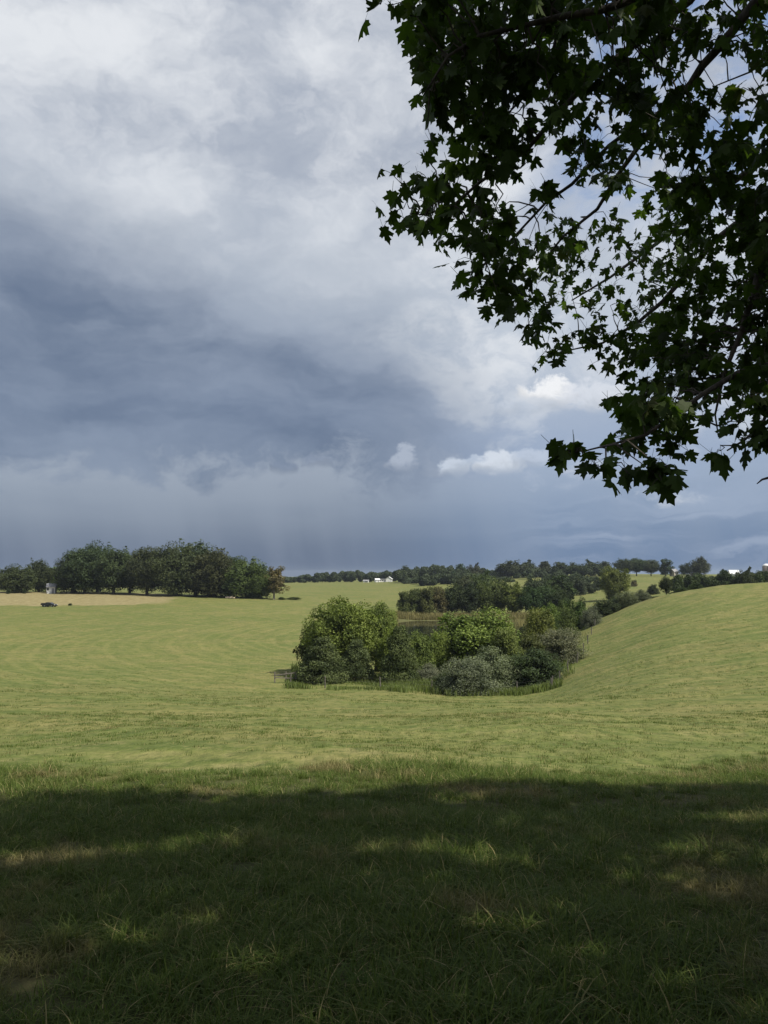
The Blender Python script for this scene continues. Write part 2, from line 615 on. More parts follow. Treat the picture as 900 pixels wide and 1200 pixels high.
az_l = np.concatenate([np.linspace(-180, -42, 70)[:-1], np.linspace(-42, 42, 470), np.linspace(42, 180, 70)[1:]])
rr = np.concatenate([[0.0], np.geomspace(1.0, 6000, 330)])
A, RR = np.meshgrid(np.radians(az_l), rr)
gx, gy = (np.sin(A) * RR).ravel(), (np.cos(A) * RR).ravel()
gz = H(gx, gy)
na = len(az_l)
ii, jj = np.meshgrid(np.arange(len(rr) - 1), np.arange(na - 1), indexing='ij')
q0 = (ii * na + jj).ravel()
gf = np.stack([q0, q0 + na, q0 + na + 1, q0 + 1], 1)[:, ::-1]

mt, b = new_mat('meadow')
M_LAND = mt
wp = world_pos()
px_, py_, pz_ = xyz(wp)
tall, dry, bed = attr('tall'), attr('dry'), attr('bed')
flatp = vec(px_, py_, 0)
na_ = noise(flatp, 0.022, 4, 0.5, 0.6)
nb_ = noise(flatp, 0.10, 5, 0.6, 0.4)
nc_ = noise(flatp, 0.55, 5, 0.62)
nd_ = noise(vscale(flatp, (1.0, 0.45, 1)), 2.6, 4, 0.6)
ne_ = noise(flatp, 16.0, 3, 0.6)
rad = m('SQRT', px_ * px_ + py_ * py_)
# rows left by the mower: they follow the land round, a little wavering
rowc = noise(flatp, 0.03, 3, 0.5)
ring = m('SQRT', (px_ - 22) * (px_ - 22) + (py_ - 165) * (py_ - 165) * 0.72)   # mown in rounds about the pond hollow
rows = m('SINE', ring * 2.3 + rowc * 7 + nb_ * 3.0)
rows2 = m('SINE', ring * 1.05 + rowc * 12 + 1.0)
nf_ = noise(vscale(flatp, (0.6, 1.4, 1)), 0.42, 6, 0.68, 0.5)
nh_ = noise(flatp, 4.5, 3, 0.65)
near_f = ss(rad, 230, 60)
g = mx(ss(na_, 0.35, 0.65), (0.095, 0.116, 0.029), (0.133, 0.138, 0.040))
g = mx(ss(nb_, 0.44, 0.62) * 0.70, g, (0.174, 0.151, 0.055))
g = mx(ss(nf_, 0.50, 0.66) * 0.60, g, (0.064, 0.088, 0.022))
g = mx(ss(nf_, 0.47, 0.34) * 0.50, g, (0.188, 0.167, 0.065))
g = mx(ss(nc_, 0.50, 0.64) * 0.60, g, (0.059, 0.084, 0.020))
g = mx(ss(nc_, 0.47, 0.34) * 0.50, g, (0.196, 0.172, 0.071))
g = mx(ss(nd_, 0.50, 0.64) * 0.60, g, (0.054, 0.075, 0.018))
g = mx(ss(nd_, 0.46, 0.34) * 0.35, g, (0.202, 0.181, 0.074))
g = mx(ss(nh_, 0.50, 0.66) * 0.55, g, (0.054, 0.070, 0.017))
g = mx(ss(nh_, 0.46, 0.34) * 0.40, g, (0.208, 0.186, 0.079))
g = mx(ss(rows, 0.1, 0.95) * 0.24, g, (0.190, 0.172, 0.063))
g = mx(ss(rows2, 0.0, 0.9) * 0.17, g, (0.064, 0.087, 0.023))
dryc = mx(ss(nc_, 0.35, 0.65), (0.170, 0.140, 0.066), (0.225, 0.188, 0.096))
dryc = mx(ss(nd_, 0.55, 0.7) * 0.5, dryc, (0.17, 0.16, 0.05))
g = mx(ss(dry + (nb_ - 0.5) * 0.9, 0.38, 0.72), g, dryc)
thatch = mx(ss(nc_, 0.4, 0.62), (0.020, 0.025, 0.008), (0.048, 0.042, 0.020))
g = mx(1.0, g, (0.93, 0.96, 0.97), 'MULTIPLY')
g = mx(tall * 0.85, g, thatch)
mud = mx(ss(nc_, 0.4, 0.6), (0.055, 0.06, 0.022), (0.09, 0.085, 0.04))
g = mx(bed * 0.8, g, mud)
put(b.inputs['Base Color'], g)
b.inputs['Roughness'].default_value = 0.95
b.inputs['Specular IOR Level'].default_value = 0.1
bp = S.nt.nodes.new('ShaderNodeBump')
bp.inputs['Strength'].default_value = 1.0
bp.inputs['Distance'].default_value = 0.35
put(bp.inputs['Height'], nc_ * 0.5 + nd_ * 0.32 + ne_ * 0.05 + nb_ * 0.6)
S.nt.links.new(bp.outputs[0], b.inputs['Normal'])
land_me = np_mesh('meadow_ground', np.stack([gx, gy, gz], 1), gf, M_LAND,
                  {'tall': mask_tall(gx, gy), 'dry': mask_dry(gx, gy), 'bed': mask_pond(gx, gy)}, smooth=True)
tag(link(bpy.data.objects.new('meadow_ground', land_me)), kind='structure')

# ------------------------------------------------------------------ pond
mt, b = new_mat('pond_water')
M_WATER = mt
b.inputs['Base Color'].default_value = (0.012, 0.016, 0.010, 1)
b.inputs['Roughness'].default_value = 0.06
b.inputs['IOR'].default_value = 1.33
bp = S.nt.nodes.new('ShaderNodeBump')
bp.inputs['Strength'].default_value = 0.06
bp.inputs['Distance'].default_value = 0.05
put(bp.inputs['Height'], noise(vscale(world_pos(), (1, .5, 1)), 1.4, 3))
S.nt.links.new(bp.outputs[0], b.inputs['Normal'])
WATER_Z = -14.02
pts = []
for k in range(60):
    a_ = 2 * math.pi * k / 60
    y = 197 + 40 * math.sin(a_)
    x = 17 + 36 * math.copysign(abs(math.cos(a_)) ** .6, math.cos(a_))
    pts.append((x, y, WATER_Z))
tag(MB().poly(pts).build('pond_water', M_WATER), kind='structure')

# ------------------------------------------------------------------ trees and shrubs
def unit(v):
    return v / (np.linalg.norm(v, axis=-1, keepdims=True) + 1e-9)


def leaf_quads(c, out, size, r, lean=0.75, aspect=0.62):
    """leaf shaped quads at centres c, facing roughly along out"""
    n = len(c)
    nn = unit(out * lean + r.normal(size=(n, 3)) * (1 - lean * .45))
    t = unit(np.cross(nn, r.normal(size=(n, 3))))
    w = np.cross(nn, t)
    L = (size * r.uniform(.7, 1.35, n))[:, None]
    a = c - t * L * .5
    b_ = c + w * L * aspect * .5 - nn * L * .10
    d = c + t * L * .5
    e = c - w * L * aspect * .5 - nn * L * .10
    v = np.stack([a, b_, d, e], 1).reshape(-1, 3)
    f = np.arange(4 * n).reshape(-1, 4)
    return v, f


def crown_points(kind, seed, nclump, nleaf):
    """clump centres and leaf positions of a crown in the unit box -1..1"""
    r = np.random.default_rng(seed)
    cs, rs = [], []
    tries = 0
    while len(cs) < nclump and tries < 8000:
        tries += 1
        d = unit(r.normal(size=3))
        if kind == 'round':
            p = d * r.uniform(.35, .80) * np.array([1, 1, .92]); p[2] = max(p[2], -.72); rad = r.uniform(.20, .36)
            p[:2] *= 1.0 - .25 * max(p[2], 0) ** 2
        elif kind == 'broad':
            p = d * r.uniform(.55, .86); p[2] = max(p[2] * 1.0, -.80); rad = r.uniform(.15, .26)
        elif kind == 'cone':
            z = r.uniform(-.92, .86); q = (1 - z) / 2
            rho = (q ** .72) * .84 * math.sqrt(r.uniform(.2, 1)) + .02; an = r.uniform(0, 6.283)
            p = np.array([math.cos(an) * rho, math.sin(an) * rho, z]); rad = .12 + .17 * q * r.uniform(.7, 1.2)
        elif kind == 'column':
            z = r.uniform(-.90, .80); rho = .62 * math.sqrt(r.uniform(.15, 1)) * (1 - .45 * max(z, 0) ** 2); an = r.uniform(0, 6.283)
            p = np.array([math.cos(an) * rho, math.sin(an) * rho, z]); rad = r.uniform(.20, .34)
        elif kind == 'shrub':
            p = d * r.uniform(.3, .82); p[2] = abs(p[2]) * 1.55 - .85; rad = r.uniform(.16, .30)
        else:  # sparse
            p = d * r.uniform(.4, .92); p[2] = max(p[2], -.6); rad = r.uniform(.12, .22)
        if all(np.linalg.norm(p - q_) > .40 * (rad + s_) for q_, s_ in zip(cs, rs)):
            cs.append(p); rs.append(rad)
    if kind in ('round', 'broad', 'shrub'):               # shoots that break the outline
        for _ in range(26):
            q_ = cs[int(r.integers(0, nclump if nclump < len(cs) else len(cs)))]
            cs.append(q_ * (1 + r.uniform(.10, .30)) + np.array([0, 0, r.uniform(0, .08)])); rs.append(r.uniform(.05, .11))
    cs, rs = np.array(cs), np.array(rs)
    wgt = rs ** 2; wgt /= wgt.sum()
    k = r.choice(len(cs), nleaf, p=wgt)
    d = unit(r.normal(size=(nleaf, 3)))
    rad = rs[k] * r.uniform(.35, 1, nleaf) ** .4 * (1 + .13 * r.normal(size=nleaf).clip(-1, 1.8))
    c = cs[k] + d * rad[:, None] * np.array([1, 1, .85])
    lo, hi = np.percentile(c[:, 2], 1), np.percentile(c[:, 2], 99)
    rh = np.percentile(np.hypot(c[:, 0], c[:, 1]), 97)
    fix = lambda q: np.stack([q[:, 0] / rh, q[:, 1] / rh, (q[:, 2] - lo) / (hi - lo) * 2 - 1], 1)
    c = fix(c); cs0 = cs; cs = fix(cs)
    out = unit(d + .55 * unit(cs0[k]) + np.array([0, 0, .35]))
    tint = np.clip(r.uniform(.05, .95, len(cs))[k] + r.normal(size=nleaf) * .17, 0, 1)
    tint2 = (r.uniform(size=nleaf) < .10) * r.uniform(.3, 1, nleaf)
    return r, cs, c, out, tint, tint2


CROWN = {}


def crown_mesh(kind, seed, nclump, nleaf, size, lean=.75, aspect=.62):
    key = (kind, seed, nclump, nleaf, size)
    if key not in CROWN:
        r, cs, c, out, t1, t2 = crown_points(kind, seed, nclump, nleaf)
        # bigger leaf sprays close the inside of each bough
        nc = nleaf // 4
        k = r.integers(0, len(cs), nc)
        ci = cs[k] * r.uniform(.35, .97, (nc, 1)) + r.normal(size=(nc, 3)) * .07
        v1, f1 = leaf_quads(c, out, size, r, lean, aspect)
        v2, f2 = leaf_quads(ci, unit(ci + .2), size * 2.3, r, .3, .8)
        v = np.concatenate([v1, v2]); f = np.concatenate([f1, f2 + len(v1)])
        t1 = np.concatenate([t1, r.uniform(.0, .45, nc)]); t2 = np.concatenate([t2, np.zeros(nc)])  # inner sprays tinted darker, imitating shade within the crown
        me = np_mesh('crown', v, f, M_FOL, {'tint': np.repeat(t1, 4), 'tint2': np.repeat(t2, 4)})
        CROWN[key] = (me, cs)
    return CROWN[key]


def trunk_mb(h0, h, cw, cs, r, thick, nl=7):
    """trunk up into the crown with limbs to some of its clumps; h0 crown foot, h top, cw half width"""
    b = MB()
    zc, hh = (h0 + h) / 2, (h - h0) / 2
    bend = np.array([r.normal() * .03 * h, r.normal() * .03 * h])
    zz = [-.4, 0, .12 * h, h0 + .1 * hh, h0 + .9 * hh, h0 + 1.45 * hh]
    rd = [thick * 1.35, thick * 1.15, thick * .9, thick * .75, thick * .42, thick * .12]
    path = [np.array([bend[0] * (z / h) ** 2, bend[1] * (z / h) ** 2, z]) for z in zz]
    b.tube(path, rd, 8)
    for q in cs[:nl]:
        tip = np.array([q[0] * cw, q[1] * cw, zc + q[2] * hh])
        z0 = min(max(h0 * .9, tip[2] - .55 * hh), h0 + hh * .9)
        st = np.array([bend[0] * (z0 / h) ** 2, bend[1] * (z0 / h) ** 2, z0])
        mid = (st + tip) / 2 + np.array([0, 0, -.06 * hh]) + r.normal(size=3) * .04 * cw
        b.tube([st, mid, tip], [thick * .42, thick * .26, thick * .08], 5)
    return b


COUNT = [0]


def plant(name, px, top, wpx, Y, spec, color, label, cat='tree', group=None, foot=.22, bark=None, base_py=None, deep=None, sink=0.0):
    """one tree or shrub: column and top row and width in the photograph, distance in metres"""
    kind, seed, ncl, nlf, size = spec
    COUNT[0] += 1
    r = np.random.default_rng(100 + COUNT[0])
    g_ = ground_at(px, Y)
    if base_py is not None: g_[2] = P(px, base_py, Y)[2]
    zt = P(px, top, Y)[2]
    h = max(zt - g_[2], .6)
    cw = wpx / 2 * Y / F * 1.08
    g_[2] -= sink
    root = empty(name, g_, label, cat, group)
    me, cs = crown_mesh(*spec)
    c_ = bpy.data.objects.new('crown', me)
    h0 = h * foot
    rz = r.uniform(0, 6.28)
    c_.location = (0, 0, (h0 + h) / 2 - .02 * h)
    c_.scale = (cw, (deep or cw) * r.uniform(.9, 1.1), (h - h0) / 2 * 1.0)
    c_.rotation_euler = (0, 0, rz)
    c_.color = (*[x * r.uniform(.88, 1.12) for x in color], 1)
    link(c_, root)
    ca, sa = math.cos(rz), math.sin(rz)
    csr = np.stack([cs[:, 0] * ca - cs[:, 1] * sa, cs[:, 0] * sa + cs[:, 1] * ca, cs[:, 2]], 1)
    thick = max(.05, .026 * h + .01 * cw)
    trunk_mb(h0, h, cw, csr, r, thick, 6 if Y > 200 else 9).build('trunk' if cat == 'tree' else 'stem', bark or M_BARK, root)
    return root


# crown kinds: (kind, seed, clumps, leaves, leaf size over crown half width)
OAK = [('broad', s, 120, 12000, .062) for s in (1, 2, 3, 4)]
FARR = [('round', s, 34, 3000, .115) for s in (11, 12, 13)]
POP = [('column', s, 34, 4200, .105) for s in (21, 22)]
POND = [('round', s, 42, 5000, .090) for s in (23, 24, 25)]
BIGM = [('broad', s, 90, 22000, .052) for s in (31, 32)]
CED = [('cone', s, 80, 16000, .062) for s in (41, 42)]
SYC = [('round', s, 56, 14000, .074) for s in (51, 52)]
OLV = [('shrub', s, 80, 20000, .046) for s in (61, 62)]
DENSE = [('shrub', s, 70, 16000, .058) for s in (71, 72)]
HEDGE = [('shrub', s, 50, 7000, .075) for s in (81, 82, 83)]
SPARSE = [('sparse', s, 46, 3000, .085) for s in (91, 92)]

C_OAK = (0.041, 0.056, 0.025)
C_DARK = (0.034, 0.050, 0.020)
C_MID = (0.056, 0.076, 0.024)
C_BRIGHT = (0.098, 0.128, 0.030)
C_YEL = (0.115, 0.145, 0.034)
C_OLIVE = (0.125, 0.140, 0.085)
C_FAR_HAZY = (0.044, 0.060, 0.032)  # bluer green, distance haze put into the leaf colour
C_BROWN = (0.092, 0.078, 0.038)
C_CEDAR = (0.066, 0.082, 0.034)

GROVE = 'oaks of the grove beyond the stubble'
T = 'shade_tree'
for (px, top, w, Y, sp, colr, foot, lab) in (
        (20, 663, 46, 303, OAK[0], C_OAK, 0.04, 'low rounded oak at the far left end, apart from the main grove'),
        (45, 657, 32, 312, OAK[1], C_DARK, 0.04, 'narrow dark oak just left of the white house'),
        (63, 665, 21, 330, SYC[0], C_BRIGHT, 0.06, 'pale green tree peeping over the white house'),
        (85, 652, 40, 302, OAK[2], C_OAK, 0.06, 'sloping left hand oak of the main grove, beside the white house'),
        (99, 643, 56, 301, OAK[3], C_OAK, 0.09, 'wide oak with daylight under its boughs, right of the white house'),
        (114, 637.5, 51, 320, OAK[0], C_DARK, 0.10, 'taller rounded oak rising behind the left of the grove'),
        (133, 644, 46, 299, OAK[1], C_OAK, 0.11, 'oak with a short dark trunk in the left middle of the grove'),
        (152, 647, 41, 310, OAK[2], C_DARK, 0.13, 'lower topped oak in the dip of the grove skyline'),
        (172, 641.5, 46, 296, OAK[3], C_OAK, 0.12, 'oak on two bare dark trunks right of the dip in the grove'),
        (205, 639, 58, 294, OAK[0], C_OAK, 0.06, 'left half of the tallest dome in the grove'),
        (229, 636.5, 69, 304, OAK[1], C_OAK, 0.08, 'highest oak of the grove with a broad domed top'),
        (250, 645, 56, 293, OAK[2], C_OAK, 0.05, 'oak on the right shoulder of the tall dome'),
        (268, 653, 46, 299, OAK[3], C_DARK, 0.05, 'oak behind the pale log on the right of the grove'),
        (288, 655, 58, 290, OAK[0], C_MID, 0.03, 'round oak whose boughs sweep to the grass near the right end'),
        (303, 668, 33, 287, OAK[2], C_MID, 0.02, 'low bushy oak against the brownish end tree')):
    plant(T, px, top, w, Y, sp, colr, lab, 'tree', GROVE, foot)
plant('thin_tree', 321, 663.5, 34, 286, SPARSE[0], C_BROWN, 'thin brownish tree with a pale trunk at the right end of the grove', 'tree', None, .22, M_BARK_PALE)

PB = 'trees along the far bank of the pond'
for (px, top, w, Y, sp, colr, lab) in (
        (474, 693, 20, 243, POP[0], C_MID, 'leftmost pale columnar tree on the far bank of the pond'),
        (487, 690, 20, 244, POP[1], C_MID, 'second columnar tree from the open end of the pond row'),
        (500, 688, 20, 243, POP[0], C_MID, 'pale columnar tree above the left of the open water'),
        (513, 687.5, 22, 245, POP[1], C_BROWN, 'brownish columnar tree in the middle of the open water'),
        (530, 685, 28, 247, POND[0], C_DARK, 'dark round tree where the columnar trees of the pond row end'),
        (549, 684, 28, 245, POND[1], C_DARK, 'dark tree with a pale dead bough over the pond bank'),
        (567, 682, 30, 247, POND[2], C_MID, 'mid green round tree left of the tallest on the far bank'),
        (584, 678, 30, 250, POND[0], C_MID, 'tallest tree of the far bank, with a lighter top'),
        (603, 684, 28, 246, POND[1], C_BRIGHT, 'light topped tree just right of the tallest on the far bank'),
        (622, 688, 28, 244, POND[2], C_DARK, 'dark blue green tree toward the right of the pond row'),
        (640, 687, 28, 246, POND[0], C_DARK, 'darkest rounded tree near the right end of the pond row'),
        (657, 692, 26, 240, POND[1], C_DARK, 'low dark tree closing the right end of the pond row')):
    plant('pond_tree', px, top, w, Y, sp, colr, lab, 'tree', PB, .03)

# the copse below the meadow
plant('spreading_tree', 402, 704, 88, 98, BIGM[0], C_BRIGHT, 'largest tree of the copse, a broad light green dome on its left', 'tree', None, .04)
plant('spreading_tree', 441, 708, 52, 105, BIGM[1], C_BRIGHT, 'fine leaved tree behind the right of the largest copse tree', 'tree', None, .06)
plant('spreading_tree', 372, 729, 44, 101, BIGM[1], C_MID, 'shadowed tree on the left flank of the largest copse tree', 'tree', None, .03)
for (px, top, w, Y, lab) in ((377, 748, 54, 88, 'grey green cedar in front at the left of the copse'),
                             (417, 751, 44, 91, 'half hidden cedar between the left cedar and the pointed one'),
                             (468, 735, 46, 89, 'pointed cedar in the middle of the copse front')):
    plant('cedar_tree', px, top, w, Y, CED[COUNT[0] % 2], C_CEDAR, lab, 'tree', 'cedars along the front of the copse', .03)
for (px, top, w, Y, sp, colr, lab) in (
        (462, 737, 34, 95, SYC[0], C_BRIGHT, 'light green sapling behind the pointed cedar'),
        (494, 743, 36, 94, SYC[1], C_YEL, 'yellow green young tree with a rounded top, below the pond'),
        (514, 742, 28, 95, SYC[0], C_YEL, 'upright yellow green sapling reaching toward the pond'),
        (563, 717.5, 86, 97, SYC[1], C_YEL, 'tall bright yellow green tree in the middle of the copse'),
        (594, 738, 36, 92, SYC[0], C_YEL, 'yellow green sapling behind the dark bush'),
        (632, 714, 34, 112, SYC[0], C_BRIGHT, 'light green round tree right of the bright tall one')):
    plant('young_tree', px, top, w, Y, sp, colr, lab, 'tree', 'light green young trees of the copse', .03)
for (px, top, w, Y, sp, colr, lab) in (
        (548, 768, 60, 79.5, OLV[0], C_OLIVE, 'pale silvery bush at the front of the copse, left of its twin'),
        (577, 757, 58, 83, OLV[1], C_OLIVE, 'taller silvery bush at the front with a dark hollow'),
        (629, 759, 68, 84, DENSE[0], C_DARK, 'dense dark green bush at the right front of the copse'),
        (657, 735, 66, 98, OLV[0], C_OLIVE, 'broad silver grey bush at the right edge of the copse'),
        (621, 741, 40, 95, HEDGE[1], C_MID, 'mid green bush behind the dense dark one'),
        (502, 776, 40, 90, OLV[1], C_OLIVE, 'small silvery bush low between cedar and bright tree'),
        (527, 784, 40, 83, DENSE[1], C_DARK, 'low dark bush in the shade left of the silvery pair'),
        (355, 775, 30, 92, HEDGE[0], C_MID, 'low bush at the left foot of the copse'),
        (643, 721, 26, 118, HEDGE[2], C_DARK, 'small dark bush behind the silver grey one'),
        (613, 733, 30, 122, DENSE[0], C_DARK, 'dark bush on the near shore of the pond'),
        (662, 710, 34, 128, HEDGE[0], C_MID, 'grey green bush partway up the fence line'),
        (646, 707, 30, 137, HEDGE[1], C_BRIGHT, 'light bush left of the fence line bushes'),
        (674, 702, 32, 139, HEDGE[2], C_MID, 'rounded green bush higher up the fence line'),
        (693, 709, 24, 135, OLV[1], C_OLIVE, 'small silver bush at the top of the fence line'),
        (659, 703, 22, 150, DENSE[1], C_MID, 'bush tucked behind the upper fence line bushes'),
        (683, 699, 18, 165, HEDGE[0], C_DARK, 'little dark bush beside the meadow gap')):
    plant('bush', px, top, w, Y, sp, colr, lab, 'bush', 'bushes of the copse and fence line', 0.0, sink=.25)
# hedge behind the crest of the right hand slope
for (px, top, w, Y, sp, colr, lab) in (
        (711, 701, 30, 150, HEDGE[1], C_DARK, 'dark bush at the low left end of the hedge behind the slope'),
        (733, 692, 34, 155, OLV[0], (0.085, 0.10, 0.055), 'tallest greyish bush of the hedge behind the slope'),
        (752, 690, 28, 160, OLV[1], (0.085, 0.10, 0.055), 'greyish bush right of the tallest in the hedge'),
        (720, 698, 24, 158, HEDGE[0], C_DARK, 'dark filler bush left of the tallest hedge bush'),
        (768, 697, 16, 163, HEDGE[2], C_DARK, 'low end bush of the hedge near the single small tree'),
        (801, 687, 18, 168, DENSE[0], C_DARK, 'low dark bush right of the single small tree'),
        (816, 682, 20, 172, DENSE[1], C_DARK, 'dark bush cresting the slope farther right'),
        (766, 684, 15, 300, HEDGE[1], C_DARK, 'isolated dark bush on the far pasture'),
        (743, 679, 8, 400, HEDGE[2], C_BROWN, 'tiny brown bush alone high on the far pasture')):
    plant('hedge_bush', px, top, w, Y, sp, colr, lab, 'bush', 'hedge bushes beyond the right slope', 0.0, sink=.3)
plant('single_tree', 781, 676, 17, 170, POND[2], C_DARK, 'single small dark tree on a bare stem behind the right slope', 'tree', None, .20)
plant('pasture_tree', 720, 665.5, 32, 285, SYC[1], C_BRIGHT, 'light green broad tree standing in the far pasture', 'tree', None, .08)

# middle distance, between the pond row and the skyline
for (px, top, w, Y, sp, colr, lab) in (
        (625, 675, 30, 330, FARR[0], C_FAR_HAZY, 'greyish round tree behind the pond row right of the sunlit patch'),
        (655, 675, 36, 300, FARR[1], C_DARK, 'large dark tree behind the right end of the pond row'),
        (645, 684, 24, 290, FARR[2], C_DARK, 'dark rounded tree just over the right of the pond row'),
        (676, 676, 26, 340, FARR[0], C_FAR_HAZY, 'dark green tree left of the pasture'),
        (690, 683, 22, 350, FARR[1], C_FAR_HAZY, 'small tree at the edge of the far pasture'),
        (565, 672, 34, 360, FARR[2], C_MID, 'pale round tree above the pond row beside the sunlit patch'),
        (545, 675, 26, 350, FARR[0], C_FAR_HAZY, 'greyish tree behind the middle of the pond row'),
        (703, 678, 22, 380, FARR[2], C_FAR_HAZY, 'dark tree just left of the light pasture tree'),
        (668, 689, 14, 300, FARR[1], C_MID, 'little round tree at the left corner of the pasture')):
    plant('distant_tree', px, top, w, Y, sp, colr, lab, 'tree', 'trees in the middle distance', .03)

# skyline
SK = 'trees standing on the skyline'
for (px, top, w, Y, sp, colr, foot, lab) in (
        (475, 663, 12, 660, FARR[0], C_FAR_HAZY, .05, 'small rounded tree rising from the left of the skyline wood'),
        (539, 661, 16, 590, FARR[1], C_FAR_HAZY, .05, 'rounded tree on the skyline above the pond row'),
        (555, 661.5, 14, 600, FARR[2], C_FAR_HAZY, .05, 'narrow tree on the skyline left of the big crowns'),
        (599, 657, 28, 570, FARR[0], C_FAR_HAZY, .10, 'wide dark crown on the skyline above the sunlit patch'),
        (585, 664, 14, 575, FARR[1], C_FAR_HAZY, .05, 'small brownish tree left of the wide skyline crown'),
        (620, 658, 20, 580, FARR[2], C_FAR_HAZY, .10, 'loose topped tree right of the wide skyline crown'),
        (639, 658, 20, 575, ('cone', 43, 50, 3000, .12), C_FAR_HAZY, .05, 'spiky pointed tree on the skyline'),
        (657, 659, 18, 560, FARR[1], C_FAR_HAZY, .05, 'rounded skyline tree right of the spiky one'),
        (674, 659.5, 17, 555, FARR[0], C_FAR_HAZY, .05, 'smooth domed tree alone on the skyline centre'),
        (694, 658, 22, 560, FARR[2], C_FAR_HAZY, .05, 'flat topped skyline tree behind the light pasture tree'),
        (710, 658, 16, 565, FARR[1], C_FAR_HAZY, .05, 'skyline tree half hidden by the light pasture tree'),
        (732, 655, 20, 550, OAK[1], C_FAR_HAZY, .28, 'first of the skyline trees with open stems right of the pasture tree'),
        (746, 654.5, 22, 552, OAK[2], C_FAR_HAZY, .28, 'widest of the open stemmed trees on the skyline'),
        (763, 656, 18, 550, OAK[3], C_FAR_HAZY, .22, 'round skyline tree right of the open stemmed pair'),
        (780, 655, 18, 548, SPARSE[1], C_FAR_HAZY, .10, 'ragged topped skyline tree beside the beige house'),
        (804, 660, 13, 545, FARR[0], C_FAR_HAZY, .14, 'small round tree between beige houses on the skyline'),
        (820, 653, 19, 545, POND[1], C_FAR_HAZY, .08, 'tall lone tree highest on the right skyline'),
        (849, 668, 17, 245, FARR[1], C_DARK, .02, 'bushy tree left of the white barn roof'),
        (875, 667.8, 19, 240, FARR[2], C_DARK, .02, 'bushy tree right of the white barn roof'),
        (890, 669, 17, 250, FARR[0], C_DARK, .02, 'bushy tree left of the silo'),
        (836, 675.5, 16, 250, FARR[2], C_FAR_HAZY, .02, 'low tree below the tall lone skyline tree'),
        (814, 672, 20, 255, FARR[0], C_DARK, .02, 'low dark tree in front of the beige houses')):
    plant('skyline_tree', px, top, w * 1.2, Y, sp, colr, lab, 'tree', SK, foot)


def wood(name, specs, color, leaf_m, per):
    """a far wood that reads as one mass"""
    vs, t1, t2 = [], [], []
    r = np.random.default_rng(len(specs))
    for (px, top, w, Y) in specs:
        g_ = ground_at(px, Y)
        zt = P(px, top, Y)[2]; h = max(zt - g_[2], 2.0); cw = w / 2 * Y / F
        for k in range(7):
            c0 = np.array([r.uniform(-.6, .6) * cw, r.uniform(-1, 1) * cw, h * r.uniform(.25, .78)])
            rad = np.array([cw * .6, cw * .6, h * .27])
            d = unit(r.normal(size=(per // 7, 3)))
            c = g_ + c0 + d * rad * r.uniform(.5, 1, (len(d), 1)) ** .4
            v, f = leaf_quads(c, d, leaf_m, r)
            vs.append(v); t = np.clip(r.uniform(.1, .8) + r.normal(size=len(d)) * .15, 0, 1)
            t1.append(np.repeat(t, 4)); t2.append(np.repeat((r.uniform(size=len(d)) < .06) * .6, 4))
    v = np.concatenate(vs)
    me = np_mesh(name, v, np.arange(len(v)).reshape(-1, 4), M_FOL, {'tint': np.concatenate(t1), 'tint2': np.concatenate(t2)})
    o = link(bpy.data.objects.new(name, me))
    o.color = (*color, 1)
    return tag(o, kind='stuff')


r_ = np.random.default_rng(5)
sp = []
for px in np.arange(334, 472, 5):                 # low wood behind the white farm
    sp.append((px + r_.uniform(-2, 2), np.interp(px, [334, 350, 380, 420, 450, 472], [677, 675, 671.5, 669.5, 670, 668]) + r_.uniform(-1.6, 1.2), r_.uniform(9, 13), r_.uniform(655, 720)))
for px in np.arange(-60, 10, 6):
    sp.append((px, 681 + r_.uniform(-1, 1), 12, 700))
wood('far_wood', sp, C_FAR_HAZY, 1.5, 1500)
sp = []
for px in np.arange(466, 540, 5):
    sp.append((px, np.interp(px, [466, 490, 505, 525, 540], [667.5, 664.5, 662.5, 663.5, 667]) + r_.uniform(-1.4, 1.4), r_.uniform(11, 16), r_.uniform(560, 640)))
for px in np.arange(478, 600, 6):
    sp.append((px, np.interp(px, [478, 500, 540, 575, 600], [680, 674, 671, 673, 680]) + r_.uniform(-1.5, 1.5), r_.uniform(10, 15), r_.uniform(490, 560)))
for px in np.arange(540, 600, 6):
    sp.append((px, np.interp(px, [540, 560, 575, 600], [668, 666, 668, 667]) + r_.uniform(-1, 1), r_.uniform(10, 14), r_.uniform(570, 620)))
wood('skyline_wood', sp, C_FAR_HAZY, 1.4, 1500)
sp = []
for px in np.arange(606, 712, 6):
    sp.append((px, np.interp(px, [606, 650, 712], [668, 664, 665]) + r_.uniform(-2, 2), r_.uniform(9, 14), r_.uniform(540, 600)))
for px in np.arange(640, 700, 6):
    sp.append((px, np.interp(px, [640, 670, 700], [672, 672, 679]) + r_.uniform(-2, 2), r_.uniform(10, 15), r_.uniform(390, 480)))
wood('hilltop_wood', sp, C_FAR_HAZY, 1.3, 1500)
sp = []
for px in np.arange(790, 915, 6):
    sp.append((px, np.interp(px, [788, 800, 815, 826, 842, 850, 862, 875, 915], [674, 674, 672.5, 675, 676.5, 671, 674, 671, 671]) + r_.uniform(-1.0, 1.0), r_.uniform(12, 17), r_.uniform(235, 275)))
wood('hedgerow', sp, C_DARK, .6, 1500)

